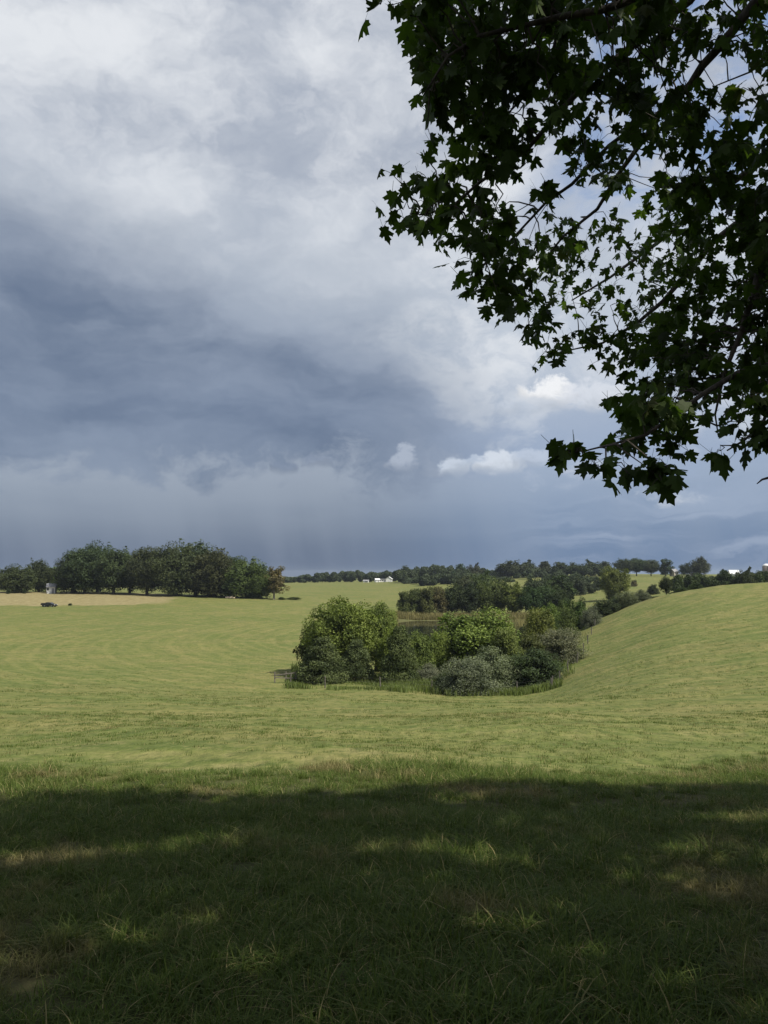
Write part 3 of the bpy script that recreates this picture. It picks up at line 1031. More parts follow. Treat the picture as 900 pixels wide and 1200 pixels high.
# ------------------------------------------------------------------ buildings, car and small things far off
M_WHITE = plain('white_paint', (0.62, 0.62, 0.61), 0.6, .10, 1.2)
M_BEIGE = plain('beige_wall', (0.50, 0.45, 0.38), 0.7, .12, 1.2)
M_ROOFW = plain('pale_metal_roof', (0.58, 0.59, 0.60), 0.45, .10, .8)
M_ROOFG = plain('grey_roof', (0.22, 0.22, 0.23), 0.7, .2, 1.5)
M_GLASS = plain('dark_glass', (0.02, 0.025, 0.03), 0.08, .2, 2, .5)
M_CONC = plain('silo_staves', (0.17, 0.145, 0.125), 0.8, .25, .6)
M_CAR = plain('dark_car_paint', (0.012, 0.013, 0.018), 0.25, .15, 2, .5)
M_RUBBER = plain('tyre_rubber', (0.015, 0.015, 0.015), 0.8, .2, 6)
M_CHROME = plain('rim_metal', (0.5, 0.5, 0.52), 0.3, .1, 6, .5, 1.0)
M_LAMP = plain('lamp_lens', (0.6, 0.58, 0.52), 0.15, .1, 6, .5)
M_REDL = plain('rear_lens', (0.25, 0.01, 0.01), 0.2, .1, 6, .5)
M_WOOD = plain('weathered_wood', (0.11, 0.10, 0.085), 0.9, .35, 5)
M_LOG = plain('pale_log', (0.42, 0.34, 0.25), 0.9, .3, 3)


def gable(name, loc, w, d, h, rh, wall, roof, label, cat, rz=0.0, windows=(), door=None, group=None):
    """a house: wall (with gables), roof with eaves, windows (frame > pane) and a door; ridge runs along w"""
    root = empty(name, loc, label, cat, group, rz)
    b = MB()
    prof = [(-d / 2, -1.0), (d / 2, -1.0), (d / 2, h), (0, h + rh), (-d / 2, h)]
    b.prism(prof, -w / 2, w / 2, 'x')
    b.build('wall', wall, root)
    rf = MB()
    e = .35
    for s in (-1, 1):
        dxx, dzz = s * (d / 2 + e), h - e * rh / (d / 2)
        p = [(0, h + rh + .02), (dxx, dzz + .02), (dxx, dzz + .16), (0, h + rh + .18)]
        rf.prism(p if s > 0 else p[::-1], -w / 2 - e, w / 2 + e, 'x')
    ro = rf.build('roof', roof, root)
    for (x, z, ww, hh) in windows:
        fr = MB().box((x, -d / 2 - .03, z), (ww + .16, .10, hh + .16)).build('window', M_WHITE, root)
        MB().box((x, -d / 2 - .085, z), (ww, .03, hh)).build('pane', M_GLASS, fr)
    if door:
        x, ww, hh = door
        dr = MB().box((x, -d / 2 - .03, hh / 2), (ww, .10, hh)).build('door', M_ROOFG, root)
        MB().box((x + ww * .35, -d / 2 - .11, hh * .48), (.07, .06, .14)).build('handle', M_CHROME, dr)
    return root, ro


# white house left of the grove
p = ground_at(60.5, 300)
rt, ro = gable('white_house', p, 3.0, 4.0, 2.6, 1.1, M_WHITE, M_ROOFG, 'little white gabled house under the left end of the grove', 'house', R(14),
               [(-1.1, 1.7, .8, 1.0)], (.75, .9, 2.0))
# farm across the field: a low white house with wings, and a small shed
p = ground_at(456, 632)
rt, ro = gable('farmhouse', p, 5.4, 5.0, 2.4, 1.7, M_WHITE, M_ROOFW, 'long low white farmhouse with a gable before the far wood', 'house', R(82), [(-1.5, 1.4, .9, 1.1), (1.2, 1.4, .9, 1.1)], (0, .9, 2.0))
p2 = MB()
p2.prism([(-9.8, -1), (-2.4, -1), (-2.4, 1.9), (-9.8, 1.9)], 0.0, 4.0, 'y')
wg = p2.build('wing', M_WHITE, rt); wg.rotation_euler = (0, 0, R(-82))
rr_ = MB().prism([(-10.2, 1.93), (-2.2, 1.93), (-2.3, 2.5), (-10.1, 2.5)], -.4, 4.4, 'y').build('wing_roof', M_ROOFG, rt); rr_.rotation_euler = (0, 0, R(-82))
for k in range(4):
    w_ = MB().box((-9 + k * 1.9, -.03, 1.1), (.9, .08, .8)).build('window', M_GLASS, rt); w_.rotation_euler = (0, 0, R(-82))
p = ground_at(442, 630)
gable('outbuilding', p, 3.6, 3.4, 1.9, 1.0, M_WHITE, M_ROOFW, 'white outbuilding at the left end of the farmhouse', 'shed', R(20), [(-.8, 1.1, .6, .6)], (.6, .8, 1.7))
p = ground_at(429, 626)
gable('small_shed', p, 4.2, 3.0, 1.3, .7, M_WHITE, M_ROOFG, 'small low white shed standing alone left of the farmhouse', 'shed', R(-8), [], (.4, 1.2, 1.1))
# right hand skyline
def roofed(px, py0, py1, w_px, Y, *a, **k):
    g_ = ground_at(px, Y)
    top = P(px, py0, Y)[2]
    return g_, top - g_[2], w_px * Y / F

g_, hh, ww = roofed(860, 668.2, 673, 10, 540)
gable('white_barn', g_, ww, 7, hh - 2.4, 2.4, M_WHITE, M_ROOFW, 'white roofed barn showing between two bushy trees on the right', 'barn', R(-12), [(-2, 2, 1, 1)], (1, 2.2, 2.4))
g_, hh, ww = roofed(790, 667, 673, 6, 548)
gable('beige_house', g_, ww, 5, hh - 1.8, 1.8, M_BEIGE, M_ROOFG, 'beige house beside the ragged skyline tree', 'house', R(20), [(-.9, 2.4, .7, 1.0), (.8, 2.4, .7, 1.0)], (0, .9, 2.0))
g_, hh, ww = roofed(812, 669, 674, 6, 552)
gable('tan_house', g_, ww, 5, hh - 1.6, 1.6, M_BEIGE, M_ROOFW, 'low beige house under the tall lone skyline tree', 'house', R(-10), [(-.9, 2.0, .7, .9)], (.6, .9, 2.0))
# silo
g_ = ground_at(898.5, 525)
st = P(898.5, 660.5, 525)[2] - g_[2]
root = empty('silo', g_, 'round grey brown silo with a white dome at the right edge', 'silo')
rs = 2.5
MB().tube([(0, 0, -1), (0, 0, st - 1.7)], rs, 24).build('barrel', M_CONC, root, True)
hoop = MB()
for k in range(9):
    hoop.tube([(0, 0, .5 + k * (st - 3) / 9), (0, 0, .62 + k * (st - 3) / 9)], rs + .05, 24)
hoop.build('hoops', M_ROOFG, root)
MB().tube([(0, 0, st - 1.7), (0, 0, st - 1.2), (0, 0, st - .6), (0, 0, st - .2), (0, 0, st)], [rs + .1, rs * .94, rs * .72, rs * .42, .12], 24).build('dome', M_ROOFW, root, True)
MB().box((0, -rs - .28, st / 2 - .8), (.7, .5, st - 1.8)).build('chute', M_ROOFG, root)


# the car
def make_car(px, Y, rz, label):
    g_ = ground_at(px, Y)
    root = empty('parked_car', g_, label, 'car', None, rz)
    L = 4.5
    b = MB()
    lower = [(-2.2, .30), (2.2, .30), (2.24, .55), (2.12, .78), (1.1, .92), (-1.55, .96), (-2.15, .90), (-2.25, .6)]
    b.prism(lower, -.88, .88)
    b.build('body', M_CAR, root)
    cab = MB()
    prof = [(1.15, .90), (.35, 1.38), (-.95, 1.42), (-1.75, .95)]
    v0 = len(cab.v)
    cab.prism(prof, -.74, .74)
    cab.build('cabin', M_CAR, root)
    for s in (-1, 1):
        MB().prism([(.92, .95), (.33, 1.31), (-.25, 1.33), (-.25, .97)], s * .743, s * .757).build('side_window', M_GLASS, root)
        MB().prism([(-.33, .97), (-.33, 1.33), (-.9, 1.34), (-1.45, .99)], s * .743, s * .757).build('side_window', M_GLASS, root)
        for x in (-1.35, 1.35):
            wh = MB().tube([(x, s * .66, .33), (x, s * .90, .33)], .33, 16).build('wheel', M_RUBBER, root)
            MB().tube([(x, s * .895, .33), (x, s * .915, .33)], .20, 12).build('rim', M_CHROME, wh)
        MB().box((2.17, s * .62, .68), (.10, .34, .14)).build('headlight', M_LAMP, root)
        MB().box((-2.2, s * .62, .76), (.10, .34, .14)).build('tail_light', M_REDL, root)
        MB().box((.78, s * .95, 1.0), (.12, .16, .12)).build('mirror', M_CAR, root)
    MB().poly([(1.16, -.66, .92), (1.16, .66, .92), (.40, .62, 1.36), (.40, -.62, 1.36)]).build('windscreen', M_GLASS, root).location = (.03, 0, .02)
    return root


make_car(58.5, 249, R(-14), 'small dark car standing at the edge of the stubble')
# a dark trailer just left of it, low and overlapping from here
g_ = ground_at(52.2, 251)
root = empty('utility_trailer', g_, 'low dark rounded trailer standing behind the dark car', 'trailer', None, R(-14))
MB().prism([(-.95, .45), (.95, .45), (1.0, .7), (.8, 1.05), (-.7, 1.08), (-1.0, .8)], -.7, .7).build('body', M_CAR, root)
for s in (-1, 1):
    MB().tube([(0, s * .72, .3), (0, s * .9, .3)], .3, 14).build('wheel', M_RUBBER, root)
MB().tube([(.95, 0, .5), (1.9, 0, .45)], .05, 6).build('drawbar', M_ROOFG, root)

# pale log lying at the foot of the grove
g_ = ground_at(270, 283)
root = empty('fallen_log', g_ + np.array([0, 0, .3]), 'pale log lying in the grass under the right of the grove', 'log', None, R(-6))
MB().tube([(-1.9, 0, .02), (-.6, .08, .1), (.8, 0, .08), (1.8, -.1, 0)], [.38, .42, .36, .3], 9).build('bole', M_LOG, root, True)
MB().tube([(.5, 0, .3), (.9, -.2, .75)], [.12, .06], 6).build('branch_stub', M_LOG, root)

# dark weeds about the stubble
for px, Y, lab in ((9.5, 292, 'dark weed clump at the far left before the low rounded oak'), (28.5, 293, 'dark weed clump before the right side of the low rounded oak'),
                   (82, 254, 'flat dark weed clump right of the dark car')):
    plant('weed_clump', px, 690.2 if Y > 280 else 707, 4.6, Y, HEDGE[1], C_DARK, lab, 'weeds', 'dark weed clumps about the stubble', 0.0)
for px, Y, w, lab in ((344, 292, 18, 'dark weed strip in the grass right of the thin tree'), (330, 288, 10, 'small dark weed patch at the foot of the thin tree')):
    g_ = ground_at(px, Y)
    plant('weed_clump', px, to_px(g_ + np.array([0, 0, 1.0]))[1], w, Y, HEDGE[2], C_MID, lab, 'weeds', 'dark weed clumps about the stubble', 0.0)

# ------------------------------------------------------------------ wire fence round the copse
M_WIRE = plain('fence_wire', (0.10, 0.095, 0.085), 0.7, .2, 5, .3, .3)
def wire_fence(name, posts, label):
    pos = [ground_at(px, Y) for px, Y in posts]
    o = pos[0]
    root = empty(name, o, label, 'fence')
    tops = []
    rp = np.random.default_rng(3)
    for i, q in enumerate(pos):
        d = q - o
        lean = rp.normal(size=2) * .04
        hgt = 1.25 * rp.uniform(.9, 1.1)
        MB().tube([d + np.array([0, 0, -.3]), d + np.array([lean[0], lean[1], hgt])], [.075, .065], 7).build('post', M_WOOD, root)
        tops.append((d, lean, hgt))
    for fz in (.35, .62, .9):
        ptsw = []
        for (d, lean, hgt) in tops:
            ptsw.append(d + np.array([lean[0] * fz, lean[1] * fz - .07, hgt * fz]))
        MB().tube(ptsw, .004, 4, False).build('wire', M_WIRE, root)
    return root


wire_fence('wire_fence', [(340, 85), (381, 82.6), (446, 80.8), (505, 79.8), (560, 79), (606, 78.8), (645.5, 78.2)],
           'weathered post and wire fence along the near side of the copse')
wire_fence('wire_fence', [(646.5, 77.8), (656, 82), (666, 88), (676, 95), (684, 103), (689, 112), (693, 122), (697, 133)],
           'post and wire fence climbing the slope right of the copse')
# grey rails at the left corner of the copse
g_ = ground_at(334, 88)
root = empty('wooden_gate', g_, 'grey wooden rails leaning at the left corner of the copse', 'gate', None, R(12))
for x in (-1.15, 0.1, 1.2):
    MB().box((x, 0, .55), (.11, .11, 1.3), .2).build('post', M_WOOD, root)
for z, a_ in ((.5, .06), (.95, -.09)):
    q = MB().box((0, -.08, 0), (2.5, .045, .12)).build('rail', M_WOOD, root)
    q.location = (0, 0, z); q.rotation_euler = (0, a_, 0)

# ------------------------------------------------------------------ tall grass and reeds
M_BLADE = leaf_material('tall_grass_blade', False, (0.105, 0.135, 0.042), .42, (1.3, 1.4, .6), .6, .2, .9)
M_REED = leaf_material('reed_blade', False, (0.165, 0.150, 0.062), .30, (1.2, 1.2, .7), .7, .2, .8)


def blades(name, base, hgt, wid, mat, r, lean=.25):
    n = len(base)
    a_ = r.uniform(0, 6.283, n)
    ux = np.stack([np.cos(a_), np.sin(a_), np.zeros(n)], 1)
    ln = np.stack([r.normal(size=n) * lean, r.normal(size=n) * lean, np.zeros(n)], 1)
    h = hgt * r.uniform(.55, 1.25, n)
    w = wid * r.uniform(.7, 1.3, n)
    b0 = base - ux * w[:, None] / 2; b1 = base + ux * w[:, None] / 2
    mid = base + ln * h[:, None] * .35 + np.array([0, 0, 1.0]) * (h * .6)[:, None]
    m0 = mid - ux * w[:, None] * .38; m1 = mid + ux * w[:, None] * .38
    tp = base + ln * h[:, None] * 1.0 + np.array([0, 0, 1.0]) * h[:, None]
    v = np.stack([b0, b1, m1, m0, tp], 1).reshape(-1, 3)
    k = np.arange(n)[:, None] * 5
    f = np.concatenate([k + np.array([[0, 1, 2]]), k + np.array([[0, 2, 3]]), k + np.array([[3, 2, 4]])], 0)
    t = np.clip(.5 + wob(base[:, 0], base[:, 1], 1.1) * .35 + r.normal(size=n) * .18, 0, 1)
    me = np_mesh(name, v, f, mat, {'tint': np.repeat(t, 5), 'tint2': np.repeat((r.uniform(size=n) < .2) * .8, 5)})
    return tag(link(bpy.data.objects.new(name, me)), kind='stuff')


def scatter(pxa, pxb, Ya, Yb, n, r):
    px = r.uniform(pxa, pxb, n)
    Y = r.uniform(Ya, Yb, n)
    x = (px - 450) / F * Y / 0.975
    return x, Y


r_ = np.random.default_rng(21)
xs, ys = [], []
for (a0, a1, y0, y1, n) in ((340, 400, 82.5, 91, 2600), (385, 470, 80.2, 90, 5200), (455, 530, 79, 88, 4200), (520, 600, 78, 86, 2200), (595, 648, 78, 86, 2200),
                            (345, 640, 88, 108, 5200), (640, 664, 82, 94, 260), (664, 682, 98, 125, 240)):
    x, y = scatter(a0, a1, y0, y1, n, r_); xs.append(x); ys.append(y)
x, y = np.concatenate(xs), np.concatenate(ys)
k = wob(x, y, 2.3, .8) + .5 * wob(x, y, .8) + r_.normal(size=len(x)) * .25 > -.18
x, y = x[k], y[k]
y = y - np.abs(r_.normal(size=len(x))) * .7 * (y < 90)
blades('tall_grass', np.stack([x, y, H(x, y) - .05], 1), .56 * np.clip(1 + 1.1 * wob(x, y, 2.6), .2, 2.0), .085, M_BLADE, r_, .22)
xs, ys = [], []
for (a0, a1, y0, y1, n) in ((450, 640, 230.5, 240, 9500), (448, 466, 205, 236, 900), (575, 660, 170, 240, 3200)):
    x, y = scatter(a0, a1, y0, y1, n, r_); xs.append(x); ys.append(y)
x, y = np.concatenate(xs), np.concatenate(ys)
blades('reeds', np.stack([x, y, np.maximum(H(x, y), WATER_Z - .3) - .05], 1), 1.45, .15, M_REED, r_, .14)

# ------------------------------------------------------------------ the maple overhead
def maple_leaf_verts():
    half = [(0.05, 0.00), (0.16, -0.07), (0.25, 0.02), (0.40, 0.04), (0.36, 0.15), (0.30, 0.22), (0.46, 0.36), (0.60, 0.47), (0.47, 0.53),
            (0.42, 0.62), (0.30, 0.55), (0.19, 0.51), (0.23, 0.64), (0.28, 0.74), (0.15, 0.78), (0.08, 0.90)]
    out = [(0.0, 0.03)] + half + [(0.0, 1.05)] + [(-x, y) for x, y in half[::-1]]
    v = [(0.0, 0.36)] + out
    f = [(0, i, i % len(out) + 1) for i in range(1, len(out) + 1)]
    v3 = np.array([(x, y - .02, -.22 * abs(x) - .16 * (y - .2) ** 2) for x, y in v])
    n0 = len(v3)                                            # leaf stalk
    v3 = np.vstack([v3, [(-.014, .05, 0), (.014, .05, 0), (.010, -.62, .06), (-.010, -.62, .06)]])
    f += [(n0, n0 + 1, n0 + 2), (n0, n0 + 2, n0 + 3)]
    return v3, np.array(f)


LV, LF = maple_leaf_verts()
# a plainer leaf for the hidden upper crown
LV2 = np.array([(0, 0, 0), (.45, .05, -.05), (.3, .25, -.03), (.6, .5, -.1), (.2, .55, 0), (0, 1, -.1), (-.2, .55, 0), (-.6, .5, -.1), (-.3, .25, -.03), (-.45, .05, -.05)], float)
LF2 = np.array([(0, 1, 2), (0, 2, 4), (2, 3, 4), (4, 5, 6), (0, 4, 6), (0, 6, 8), (6, 7, 8), (0, 8, 9)])


def frames(n, r, drop=0.75, spread=.75, out=None):
    """leaf axes: tip mostly down and outwards, faces every way"""
    t = np.stack([r.normal(size=n) * spread, r.normal(size=n) * spread, -drop + r.normal(size=n) * .35], 1)
    if out is not None: t += out
    t = unit(t)
    up = np.stack([r.normal(size=n) * .8, r.normal(size=n) * .8, np.full(n, .9)], 1)
    x = unit(np.cross(t, up))
    z = np.cross(x, t)
    return np.stack([x, t, z], 2)                           # columns: side, tip, normal


def leaf_cloud(pos, fr, size, LVv, LFf):
    n = len(pos)
    v = np.einsum('nij,kj->nki', fr, LVv) * size[:, None, None] + pos[:, None, :]
    f = (np.arange(n)[:, None, None] * len(LVv) + LFf[None]).reshape(-1, 3)
    return v.reshape(-1, 3), f


rm = np.random.default_rng(99)
TRUNK = np.array([8.6, 1.2, 0.0]); TRUNK[2] = hz(8.6, 1.2)
maple = empty('maple_tree', TRUNK, 'dark maple whose leafy boughs hang into the top right', 'tree')
HEAD = np.array([8.3, 1.3, 2.6])
tb = MB()
tb.tube([TRUNK + (0, 0, -.5), TRUNK + (0, 0, .2), TRUNK + (-.03, .02, 1.5), HEAD, (8.2, 1.4, 5.0), (8.4, 1.5, 8.0), (8.3, 1.4, 11)], [.62, .50, .42, .38, .27, .16, .05], 14)
trk = tb.build('trunk', M_BARK, maple, True); trk.location = -TRUNK


def pl(*pts):
    return [P(*q) for q in pts]


LIMBS = [  # polylines through (column, row, distance), thick end first
    ([HEAD, np.array([5.4, 2.4, 4.3])] + pl((935, -60, 4.0), (887, 0, 4.1), (847, 51, 4.2), (823, 77, 4.3), (809, 99, 4.4), (769, 136, 4.6), (759, 157, 4.7), (724, 205, 4.9), (700, 245, 5.1), (660, 277, 5.3), (632, 312, 5.4), (604, 352, 5.4)), [.15, .085, .034, .030, .027, .025, .023, .020, .018, .015, .012, .009, .006, .003]),
    (pl((769, 136, 4.6), (735, 155, 4.5), (713, 171, 4.45), (670, 216, 4.4), (640, 237, 4.3), (603, 277, 4.2), (560, 318, 4.1)), [.016, .013, .011, .010, .008, .006, .003]),
    ([HEAD + (0, .1, .5), np.array([4.6, 2.3, 5.0])] + pl((858, -62, 3.7), (809, 0, 3.7), (761, 37, 3.7), (695, 91, 3.7), (660, 126, 3.65), (617, 176, 3.6), (563, 213, 3.55), (532, 240, 3.5), (498, 252, 3.5), (480, 250, 3.5)), [.13, .07, .025, .022, .019, .016, .014, .011, .008, .006, .004, .002]),
    ([HEAD + (0, 0, .9), np.array([4.0, 2.0, 5.2])] + pl((800, -45, 3.1), (740, 0, 3.1), (708, 11, 3.1), (660, 19, 3.1), (617, 29, 3.05), (563, 42, 3.0), (525, 66, 3.0), (496, 112, 3.0)), [.11, .06, .020, .018, .016, .014, .011, .009, .006, .003]),
    ([HEAD + (0, .1, 0), np.array([6.2, 3.8, 2.9])] + pl((925, 225, 6.2), (860, 265, 6.2), (835, 284, 6.2), (817, 307, 6.2), (777, 353, 6.1), (745, 380, 6.0), (706, 402, 5.9), (660, 412, 5.8)), [.12, .08, .036, .032, .028, .024, .019, .014, .009, .004]),
    ([HEAD + (0, 0, -.3), np.array([4.8, 2.6, 1.9])] + pl((960, 395, 3.5), (899, 429, 3.5), (865, 437, 3.5), (823, 462, 3.45), (793, 485, 3.4), (757, 510, 3.35), (719, 520, 3.3), (687, 528, 3.25), (662, 531, 3.2)), [.10, .06, .020, .016, .014, .011, .009, .007, .005, .0035, .002]),
    ([HEAD + (0, 0, -.1), np.array([5.2, 3.0, 2.4])] + pl((955, 250, 4.2), (896, 300, 4.2), (886, 335, 4.15), (868, 390, 4.1), (848, 440, 4.0), (838, 486, 3.9), (842, 512, 3.85)), [.11, .07, .036, .030, .022, .014, .009, .005, .003]),
    ([HEAD + (0, 0, .7), np.array([5.0, 2.4, 4.9])] + pl((960, 20, 5.4), (905, 62, 5.4), (880, 84, 5.4), (840, 100, 5.4), (800, 132, 5.4)), [.10, .06, .016, .010, .007, .005, .003]),
    ([HEAD + (0, .2, .2), np.array([6.0, 3.4, 3.6])] + pl((950, 130, 6.8), (890, 190, 6.8), (835, 232, 6.8), (770, 285, 6.9), (715, 325, 7.0), (670, 352, 7.0)), [.12, .08, .036, .030, .024, .018, .012, .006]),
    (pl((899, 429, 3.5), (905, 470, 3.3), (893, 497, 3.25), (872, 516, 3.2), (852, 528, 3.2)), [.012, .010, .007, .005, .003]),
    (pl((661, 0, 3.9), (648, 60, 3.9), (620, 108, 3.85), (588, 140, 3.8), (560, 150, 3.8)), [.010, .008, .006, .004, .002]),
    (pl((930, 556, 3.0), (900, 560, 3.0), (893, 562, 3.0), (887, 567, 3.0)), [.006, .005, .004, .002]),
]
LP = []                                                    # samples along the limbs for twigs to start from
for li, (pts, rad) in enumerate(LIMBS):
    ob = MB().tube(pts, rad, 8).build('branch', M_BARK, maple, True)
    ob.location = -TRUNK
    if li == len(LIMBS) - 1: continue
    pts = [np.array(q) for q in pts]
    for a_, b_ in zip(pts[:-1], pts[1:]):
        k = max(2, int(np.linalg.norm(b_ - a_) / .08))
        for i in range(k): LP.append(a_ + (b_ - a_) * i / k)
LP = np.array(LP)
LPX, LPY, LPF = to_px(LP)

# where boughs hang, seen from under the tree: rows with their left and lower limits, and openings to the sky
LEFT = np.array([(-80, 470), (0, 476), (30, 478), (75, 480), (100, 494), (130, 502), (150, 515), (185, 528), (205, 500), (240, 490), (262, 498), (285, 522), (300, 538), (340, 552), (372, 590), (400, 622), (420, 640), (440, 690), (460, 722), (480, 712), (500, 700), (530, 698), (560, 712), (575, 730)], float)
LOWER = np.array([(440, 300), (540, 345), (600, 395), (650, 425), (695, 452), (700, 518), (730, 538), (765, 544), (790, 538), (806, 520), (835, 512), (870, 512), (905, 506), (1000, 500)], float)
GAPS = [(623, 122, 20, 36), (700, 115, 26, 18), (743, 192, 26, 22), (845, 78, 44, 30), (790, 72, 28, 14), (610, 238, 15, 46), (582, 222, 20, 22), (690, 228, 24, 24), (735, 232, 26, 18), (880, 298, 18, 14), (850, 305, 18, 10),
        (700, 455, 22, 20), (720, 436, 20, 12), (850, 478, 22, 24), (818, 505, 14, 14), (650, 175, 22, 20), (558, 170, 12, 10), (528, 66, 10, 7), (560, 205, 18, 10), (800, 190, 16, 10), (690, 30, 10, 8), (640, 260, 12, 18), (880, 40, 16, 10), (770, 95, 22, 10), (725, 60, 12, 8), (880, 482, 14, 12), (835, 500, 10, 14)]
EXTRA = [  # sprays that stand clear of the mass: column, row, spread, leaves, distance
    (458, 6, 12, 7, 2.9), (500, 152, 6, 2, 3.3), (497, 178, 5, 2, 3.3), (470, 215, 12, 7, 3.5), (468, 245, 12, 8, 3.5), (497, 205, 10, 5, 3.5), (500, 262, 10, 6, 3.4),
    (520, 235, 10, 5, 3.5), (560, 330, 14, 10, 4.0), (586, 368, 12, 9, 4.4), (655, 530, 8, 6, 3.2), (672, 520, 4, 2, 3.2), (700, 548, 12, 9, 3.1), (738, 556, 12, 9, 3.1),
    (776, 562, 10, 9, 3.0), (783, 548, 10, 8, 3.05), (640, 412, 20, 12, 5.0), (735, 462, 14, 10, 4.4), (845, 528, 10, 6, 3.2), (870, 516, 12, 8, 3.2), (892, 512, 10, 6, 3.2), (800, 75, 8, 3, 4.2), (868, 60, 8, 3, 4.4)]


def open_sky(px, py):
    return any(((px - a) / (c_ * 1.12)) ** 2 + ((py - b_) / (d_ * 1.12)) ** 2 < 1 for a, b_, c_, d_ in GAPS)


def depth_for(px, py):
    """near boughs at the rim, farther ones in the middle of the mass"""
    mid = math.exp(-(((px - 735) / 115) ** 2 + ((py - 310) / 95) ** 2))
    d = 3.5 + 3.0 * mid + rm.uniform(-.45, .7)
    if py < 60: d = 3.1 + rm.uniform(-.3, 1.4)
    if px > 830: d += rm.uniform(-.2, .8)
    return d


spr = []
tries = 0
while len(spr) < 740 and tries < 40000:
    tries += 1
    px, py = rm.uniform(450, 945), rm.uniform(-70, 585)
    if px < np.interp(py, LEFT[:, 0], LEFT[:, 1]) + 10 or py > np.interp(px, LOWER[:, 0], LOWER[:, 1]) - 16: continue
    if open_sky(px, py): continue
    # thin the interior so that sky glints through
    nz = math.sin(px / 17.0 + 1.3 * math.sin(py / 23)) * math.sin(py / 19.0 + 1.1 * math.sin(px / 29))
    dens = .82 if (py < 130 and px < 600) or (px > 790 and py > 210) else .62
    if rm.uniform() > dens + .33 * nz: continue
    spr.append((px, py, 11, int(rm.integers(5, 9)), depth_for(px, py)))
spr += EXTRA
lpos, lfr, lsz, ltint = [], [], [], []
twig = MB()
for (px, py, sd, n, Y) in spr:
    c0 = P(px, py, Y)
    d2 = np.linalg.norm(LP - c0, axis=1) + .10 * np.maximum(0, c0[2] - LP[:, 2])
    k = int(np.argmin(d2))
    st = LP[k]
    if np.linalg.norm(st - c0) < .55 and rm.uniform() < .5 or sd != 11:
        mid = (st + c0) / 2 + np.array([rm.normal() * .03, rm.normal() * .03, .06 + .08 * np.linalg.norm(st - c0)])
        L_ = np.linalg.norm(st - c0)
        q1 = st + (c0 - st) * .33 + rm.normal(size=3) * .07 * L_ + np.array([0, 0, .10 * L_])
        q2 = st + (c0 - st) * .70 + rm.normal(size=3) * .07 * L_ + np.array([0, 0, .10 * L_])
        twig.tube([st, (st + q1) / 2 + rm.normal(size=3) * .015, q1, (q1 + q2) / 2 + rm.normal(size=3) * .015, q2, c0], [.0052, .0045, .0038, .003, .0025, .0016], 4, False)
    t0 = rm.uniform(.2, .8)
    for i in range(n):
        q = c0 + rm.normal(size=3) * np.array([1, 1, .8]) * sd * Y / F
        lpos.append(q); lsz.append(rm.uniform(.054, .102)); ltint.append(np.clip(t0 + rm.normal() * .2, 0, 1))
        if i % 3 == 0: twig.tube([c0, (c0 + q) / 2 + (0, 0, .015), q], [.0020, .0016, .0012], 3, False)
lpos = np.array(lpos); lsz = np.array(lsz); ltint = np.array(ltint)
lfr = frames(len(lpos), rm, .62, .62)
tw = twig.build('twigs', M_BARK, maple); tw.location = -TRUNK; tw['kind'] = 'stuff'
# the leaves that show largest are leaf objects of their own; the rest one part
lx, ly, lf_ = to_px(lpos)
inview = (lx > 5) & (lx < 895) & (ly > 5) & (ly < 1195) & (lf_ > 0)
face = np.abs(np.einsum('ni,ni->n', lfr[:, :, 2], unit(lpos)))
edge = np.interp(ly, LEFT[:, 0], LEFT[:, 1])
show = np.where(inview, lsz / lf_ * (.35 + face), 0)
show *= np.where((lx < edge + 40) | (ly > np.interp(lx, LOWER[:, 0], LOWER[:, 1]) - 40), 1.5, 1.0)
big = np.argsort(-show)[:300]
leaf_me = []
for k in range(4):
    vv = LV.copy(); vv[:, 2] *= (.5, 1, 1.6, 2.2)[k]; vv[:, 0] *= (1, .92, 1.06, .97)[k]
    leaf_me.append(np_mesh('leaf', vv, LF, M_MAPLE, {'tint': np.full(len(vv), .2 + .2 * k), 'tint2': np.zeros(len(vv))}))
for i in big:
    o = bpy.data.objects.new('leaf', leaf_me[int(rm.integers(0, 4))])
    mtx = Matrix([[*map(float, lfr[i][0])], [*map(float, lfr[i][1])], [*map(float, lfr[i][2])]]).to_4x4()
    o.matrix_basis = Matrix.Translation(Vector(lpos[i] - TRUNK)) @ mtx @ Matrix.Scale(float(lsz[i]), 4)
    link(o, maple)
rest = np.setdiff1d(np.arange(len(lpos)), big)
LVc = []                                                  # curled and folded by different amounts
for k in range(6):
    vv = LV.copy()
    vv[:, 2] = vv[:, 2] * (.3 + .55 * k) + (.25 - .1 * k) * vv[:, 0] * vv[:, 1] - .12 * k * vv[:, 0] ** 2
    vv[:, 0] *= 1 - .05 * k
    LVc.append(vv)
pick = rm.integers(0, 6, len(rest))
v1 = np.einsum('nij,nkj->nki', lfr[rest], np.stack(LVc)[pick]) * lsz[rest][:, None, None] + (lpos[rest] - TRUNK)[:, None, :]
f1 = (np.arange(len(rest))[:, None, None] * len(LV) + LF[None]).reshape(-1, 3)
v1 = v1.reshape(-1, 3)
o = link(bpy.data.objects.new('leaves', np_mesh('leaves', v1, f1, M_MAPLE, {'tint': np.repeat(ltint[rest], len(LV)), 'tint2': np.repeat((rm.uniform(size=len(rest)) < .05) * .8, len(LV))})), maple)
o['kind'] = 'stuff'

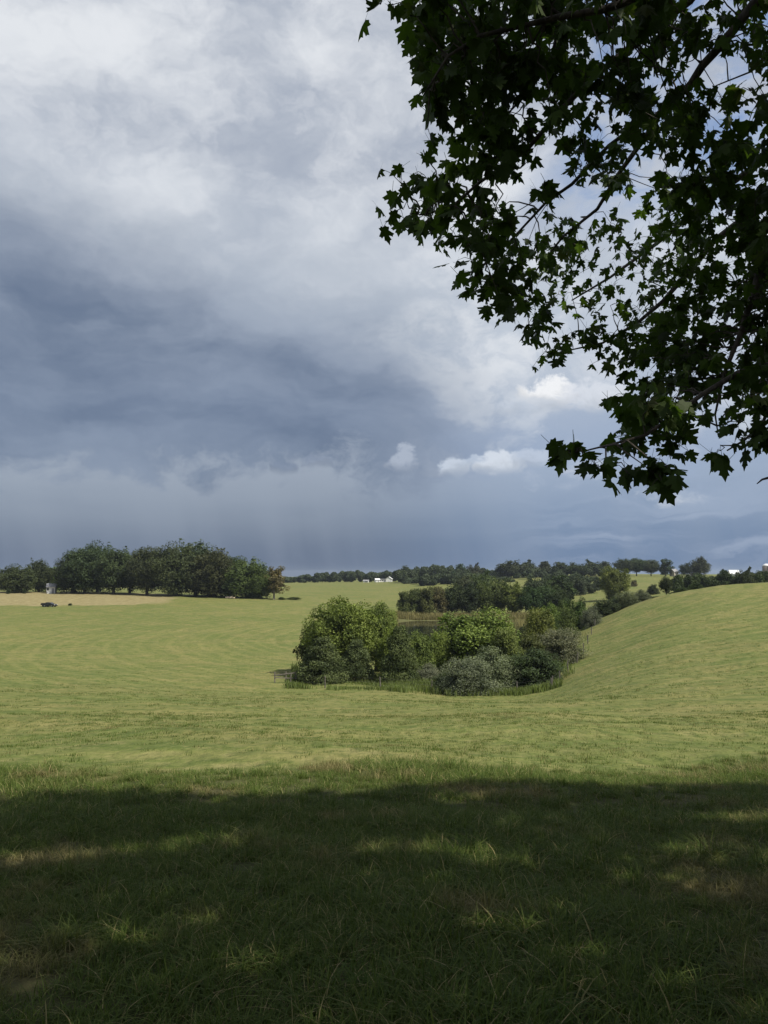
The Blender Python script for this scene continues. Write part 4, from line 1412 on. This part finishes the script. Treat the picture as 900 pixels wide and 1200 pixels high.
# the rest of the crown, above and to the right of the camera; it shades the foreground
CC, CRAD = np.array([8.1, -.9, 7.2]), np.array([8.6, 7.2, 5.4])
cl = []
while len(cl) < 1900:
    q = rm.uniform(-1, 1, 3)
    rr3 = (np.abs(q) ** 3.0).sum()
    if rr3 > 1 or rr3 < .3: continue
    p = CC + q * CRAD
    p[1] += .34 * (p[0] - 9.4)
    cl.append((p, rm.uniform(.55, 1.0)))
hp = []
for (p, s_) in cl:
    n = int(46 * s_)
    hp.append(p + rm.normal(size=(n, 3)) * np.array([.42, .42, .26]) * s_)
hp = np.concatenate(hp)
hx, hy, hf = to_px(hp)
dist = np.linalg.norm(hp, axis=1)
# crown trimmed to set its shade edge, and holes cut for sun patches below
kk = (hp[:, 2] + 1.6 + .126 * hp[:, 1]) / (SUN_DIR[2] + .126 * SUN_DIR[1])
sx, sy = hp[:, 0] - kk * SUN_DIR[0], hp[:, 1] - kk * SUN_DIR[1]
rim = np.interp(sx, [-8, -5, 0, 3, 6, 9], [9.6, 10.0, 10.5, 11.2, 12.0, 12.4]) + .40 * wob(sx, sx * .3, .8) + .22 * wob(sx, sx, .3)
inside = sy < rim
for (px, py, a_, b_) in ((230, 996, .75, .45), (130, 1003, .6, .3), (490, 1002, .7, .28), (560, 1012, .4, .3), (640, 1090, .75, .30), (730, 1078, .8, .25), (690, 1120, .5, .22), (880, 1165, .5, .3),
                         (280, 1135, .4, .2), (40, 1010, .8, .3), (530, 938, .5, .25), (860, 962, .6, .35), (820, 1060, .6, .2), (410, 1190, .3, .15)):
    q_ = ray(px, py); yq = 1.6 / (-q_[2] / q_[1] - .126); xq = q_[0] / q_[1] * yq
    ang = .25
    u_, v_ = (sx - xq), (sy - yq)
    inside &= ~(((u_ / a_) ** 2 + (v_ / b_) ** 2 < 1) & (rm.uniform(size=len(sx)) < .86))
keep = inside & ~((hf > .1) & (hx > -60) & (hx < 960) & (hy > -60) & (hy < 1260)) & (hp[:, 2] > .2) & (dist > 2.2)
hp = hp[keep]
fr2 = frames(len(hp), rm, .35, .8)
v2, f2 = leaf_cloud(hp - TRUNK, fr2, rm.uniform(.18, .27, len(hp)), LV2, LF2)
o = link(bpy.data.objects.new('upper_leaves', np_mesh('upper_leaves', v2, f2, M_MAPLE, {'tint': np.repeat(rm.uniform(size=len(hp)), len(LV2)), 'tint2': np.zeros(len(v2))})), maple)
o['kind'] = 'stuff'
bb = MB()
for k in range(34):
    p = cl[k * 7][0]
    x_, y_, f_ = to_px(p)
    if f_ > .1 and -80 < x_ < 980 and -80 < y_ < 1280: continue
    st = np.array([8.3, 1.4, rm.uniform(2.6, 7.5)])
    bb.tube([st, (st + p) / 2 + (0, 0, .4), p], [.10, .06, .015], 6)
ob = bb.build('limbs', M_BARK, maple, True); ob.location = -TRUNK; ob['kind'] = 'stuff'

# ------------------------------------------------------------------ grass of the foreground
mt, b = new_mat('grass_blade')
M_GRASS = mt
wp = world_pos()
t = attr('tint'); t2 = attr('tint2')
px_, py_, pz_ = xyz(wp)
fp = vec(px_, py_, 0)
n1 = noise(fp, 0.55, 5, .6); n2 = noise(fp, 2.1, 4, .6); n3 = noise(fp, .10, 5, .6, .4)
tallm = attr('tall', 'INSTANCER')
gcol = mx(t, (0.030, 0.058, 0.010), (0.110, 0.142, 0.034))
gcol = mx(ss(n1, .53, .64) * .7, gcol, mx(t, (0.10, 0.082, 0.036), (0.27, 0.22, 0.11)))
gcol = mx(ss(n2, .40, .28) * .5, gcol, (0.040, 0.085, 0.016))
gcol = mx(t2, gcol, mx(t, (0.20, 0.165, 0.07), (0.36, 0.30, 0.16)))
put(b.inputs['Base Color'], gcol)
b.inputs['Roughness'].default_value = .6
b.inputs['Specular IOR Level'].default_value = .07
tr = S.nt.nodes.new('ShaderNodeBsdfTranslucent')
put(tr.inputs['Color'], mx(1.0, gcol, (1.25, 1.35, .7), 'MULTIPLY'))
ms = S.nt.nodes.new('ShaderNodeMixShader'); ms.inputs[0].default_value = .28
S.nt.links.new(b.outputs[0], ms.inputs[1]); S.nt.links.new(tr.outputs[0], ms.inputs[2])
S.nt.links.new(ms.outputs[0], S.nt.nodes['Material Output'].inputs[0])


def tuft(name, n, h, w, spread, droop, r, straw=.11):
    """a tuft of bent blades, each four segments long"""
    vs, fs, t1, t2 = [], [], [], []
    for k in range(n):
        a_ = r.uniform(0, 6.283); rad = spread * math.sqrt(r.uniform())
        base = np.array([math.cos(a_) * rad, math.sin(a_) * rad, -.02])
        th = r.uniform(0, 6.283); d = np.array([math.cos(th), math.sin(th), 0]); sd = np.array([-d[1], d[0], 0])
        hh = h * r.uniform(.45, 1.2); dr = droop * r.uniform(.2, 1.4); ww = w * r.uniform(.7, 1.3)
        b0 = len(vs)
        for j in range(5):
            s = j / 4
            p = base + d * hh * dr * s ** 1.8 + np.array([0, 0, hh * (s - .42 * min(dr, 1.3) * s ** 2.6)])
            wj = ww * (1 - s ** 1.6) * .5
            if j < 4: vs += [p - sd * wj, p + sd * wj]
            else: vs += [p]
        for j in range(3): fs += [(b0 + 2 * j, b0 + 2 * j + 1, b0 + 2 * j + 3), (b0 + 2 * j, b0 + 2 * j + 3, b0 + 2 * j + 2)]
        fs += [(b0 + 6, b0 + 7, b0 + 8)]
        t1 += [np.clip(r.normal(.5, .25), 0, 1)] * 9
        t2 += [float(r.uniform() < straw) * r.uniform(.5, 1)] * 9
    me = np_mesh(name, np.array(vs), np.array(fs), M_GRASS, {'tint': np.array(t1), 'tint2': np.array(t2)})
    return bpy.data.objects.new(name, me)


def tuft_field(name, x, y, scale, tufts, r):
    me = bpy.data.meshes.new(name)
    n = len(x)
    co = np.stack([x, y, H(x, y)], 1).astype(np.float32)
    me.vertices.add(n)
    me.vertices.foreach_set('co', co.ravel())
    for an, ty, av in (('rotz', 'FLOAT', r.uniform(0, 6.283, n)), ('sc', 'FLOAT', scale), ('which', 'INT', r.integers(0, len(tufts), n))):
        a_ = me.attributes.new(an, ty, 'POINT')
        a_.data.foreach_set('value', np.ascontiguousarray(av, np.int32 if ty == 'INT' else np.float32))
    o = link(bpy.data.objects.new(name, me))
    cl = bpy.data.collections.new(name + '_tufts')
    for q in tufts: cl.objects.link(q)
    ng = bpy.data.node_groups.new(name, 'GeometryNodeTree')
    ng.interface.new_socket('Geometry', in_out='INPUT', socket_type='NodeSocketGeometry')
    ng.interface.new_socket('Geometry', in_out='OUTPUT', socket_type='NodeSocketGeometry')
    N, Lk = ng.nodes, ng.links
    gi, go = N.new('NodeGroupInput'), N.new('NodeGroupOutput')
    ci = N.new('GeometryNodeCollectionInfo')
    ci.inputs['Collection'].default_value = cl
    ci.inputs['Separate Children'].default_value = True
    ci.inputs['Reset Children'].default_value = True
    ip = N.new('GeometryNodeInstanceOnPoints')
    ip.inputs['Pick Instance'].default_value = True

    def named(nm, ty):
        q = N.new('GeometryNodeInputNamedAttribute'); q.data_type = ty
        q.inputs['Name'].default_value = nm
        return next(s_ for s_ in q.outputs if s_.enabled and s_.name == 'Attribute')
    cx = N.new('ShaderNodeCombineXYZ')
    Lk.new(named('rotz', 'FLOAT'), cx.inputs[2])
    Lk.new(cx.outputs[0], ip.inputs['Rotation'])
    Lk.new(named('sc', 'FLOAT'), ip.inputs['Scale'])
    Lk.new(named('which', 'INT'), ip.inputs['Instance Index'])
    Lk.new(gi.outputs[0], ip.inputs['Points'])
    Lk.new(ci.outputs[0], ip.inputs['Instance'])
    Lk.new(ip.outputs[0], go.inputs[0])
    md = o.modifiers.new('tufts', 'NODES')
    md.node_group = ng
    return tag(o, kind='stuff')


rg = np.random.default_rng(77)


def fan(Y0, Y1, dens, margin=1.25):
    """points over the part of the knoll in view and a step to either side"""
    A_ = (Y1 ** 2 - Y0 ** 2) * .53 + 2 * margin * (Y1 - Y0)
    n = int(A_ * dens)
    Y = np.sqrt(rg.uniform(Y0 ** 2, Y1 ** 2, n))
    x = rg.uniform(-1, 1, n) * (Y * .53 + margin)
    return x, Y


tall_t = [tuft('grass_tuft', 54, .17, .0068, .13, 1.2, rg) for _ in range(5)]
x1, y1 = fan(2.6, 9.0, 85)
x2, y2 = fan(9.0, 22.0, 42)
x, y = np.concatenate([x1, x2]), np.concatenate([y1, y2])
k = rg.uniform(size=len(x)) < mask_tall(x, y) * 1.0
x, y = x[k], y[k]
hs = np.clip(.85 + .45 * wob(x, y, .9, 1.0) + .25 * wob(x, y, .33),  .72, 1.5) * rg.uniform(.75, 1.25, len(x))
tuft_field('long_grass', x, y, hs, tall_t, rg)
# coarser clumps here and there
x, y = fan(2.8, 20, 1.8)
k = rg.uniform(size=len(x)) < mask_tall(x, y)
clump_t = [tuft('grass_clump', 70, .25, .0068, .09, 1.3, rg, .02) for _ in range(3)]
tuft_field('coarse_grass', x[k], y[k], rg.uniform(.6, 1.15, k.sum()), clump_t, rg)
# mown aftermath
short_t = [tuft('stubble_tuft', 22, .085, .009, .16, .55, rg, .12) for _ in range(4)]
x1, y1 = fan(9.0, 30, 16, 2); x2, y2 = fan(30, 110, 2.6, 3)
x, y = np.concatenate([x1, x2]), np.concatenate([y1, y2])
k = (rg.uniform(size=len(x)) > mask_tall(x, y)) & (wob(x, y, 1.7) + rg.normal(size=len(x)) * .6 > -.1) & (rg.uniform(size=len(x)) < np.clip((115 - y) / 75, 0, 1) ** 1.3)
k &= ~((y > 76) & (np.abs(x - 4) < 20))
x, y = x[k], y[k]
sc_l = rg.uniform(.6, 1.25, len(x)) * np.clip(y / 26, 1, 1.8)
tuft_field('mown_grass', x, y, sc_l, short_t, rg)

# ------------------------------------------------------------------ thin summer haze over the land
hm = bpy.data.materials.new('haze')
hm.use_nodes = True
S.nt = hm.node_tree
S.nt.nodes.clear()
pv = S.nt.nodes.new('ShaderNodeVolumePrincipled')
pv.inputs['Color'].default_value = (0.50, 0.57, 0.68, 1)
pv.inputs['Density'].default_value = 0.00011
pv.inputs['Anisotropy'].default_value = 0.2
mo = S.nt.nodes.new('ShaderNodeOutputMaterial')
S.nt.links.new(pv.outputs[0], mo.inputs['Volume'])
hb = MB().box((0, 0, -8.5), (13000, 13000, 60)).build('haze', hm)
tag(hb, kind='stuff')
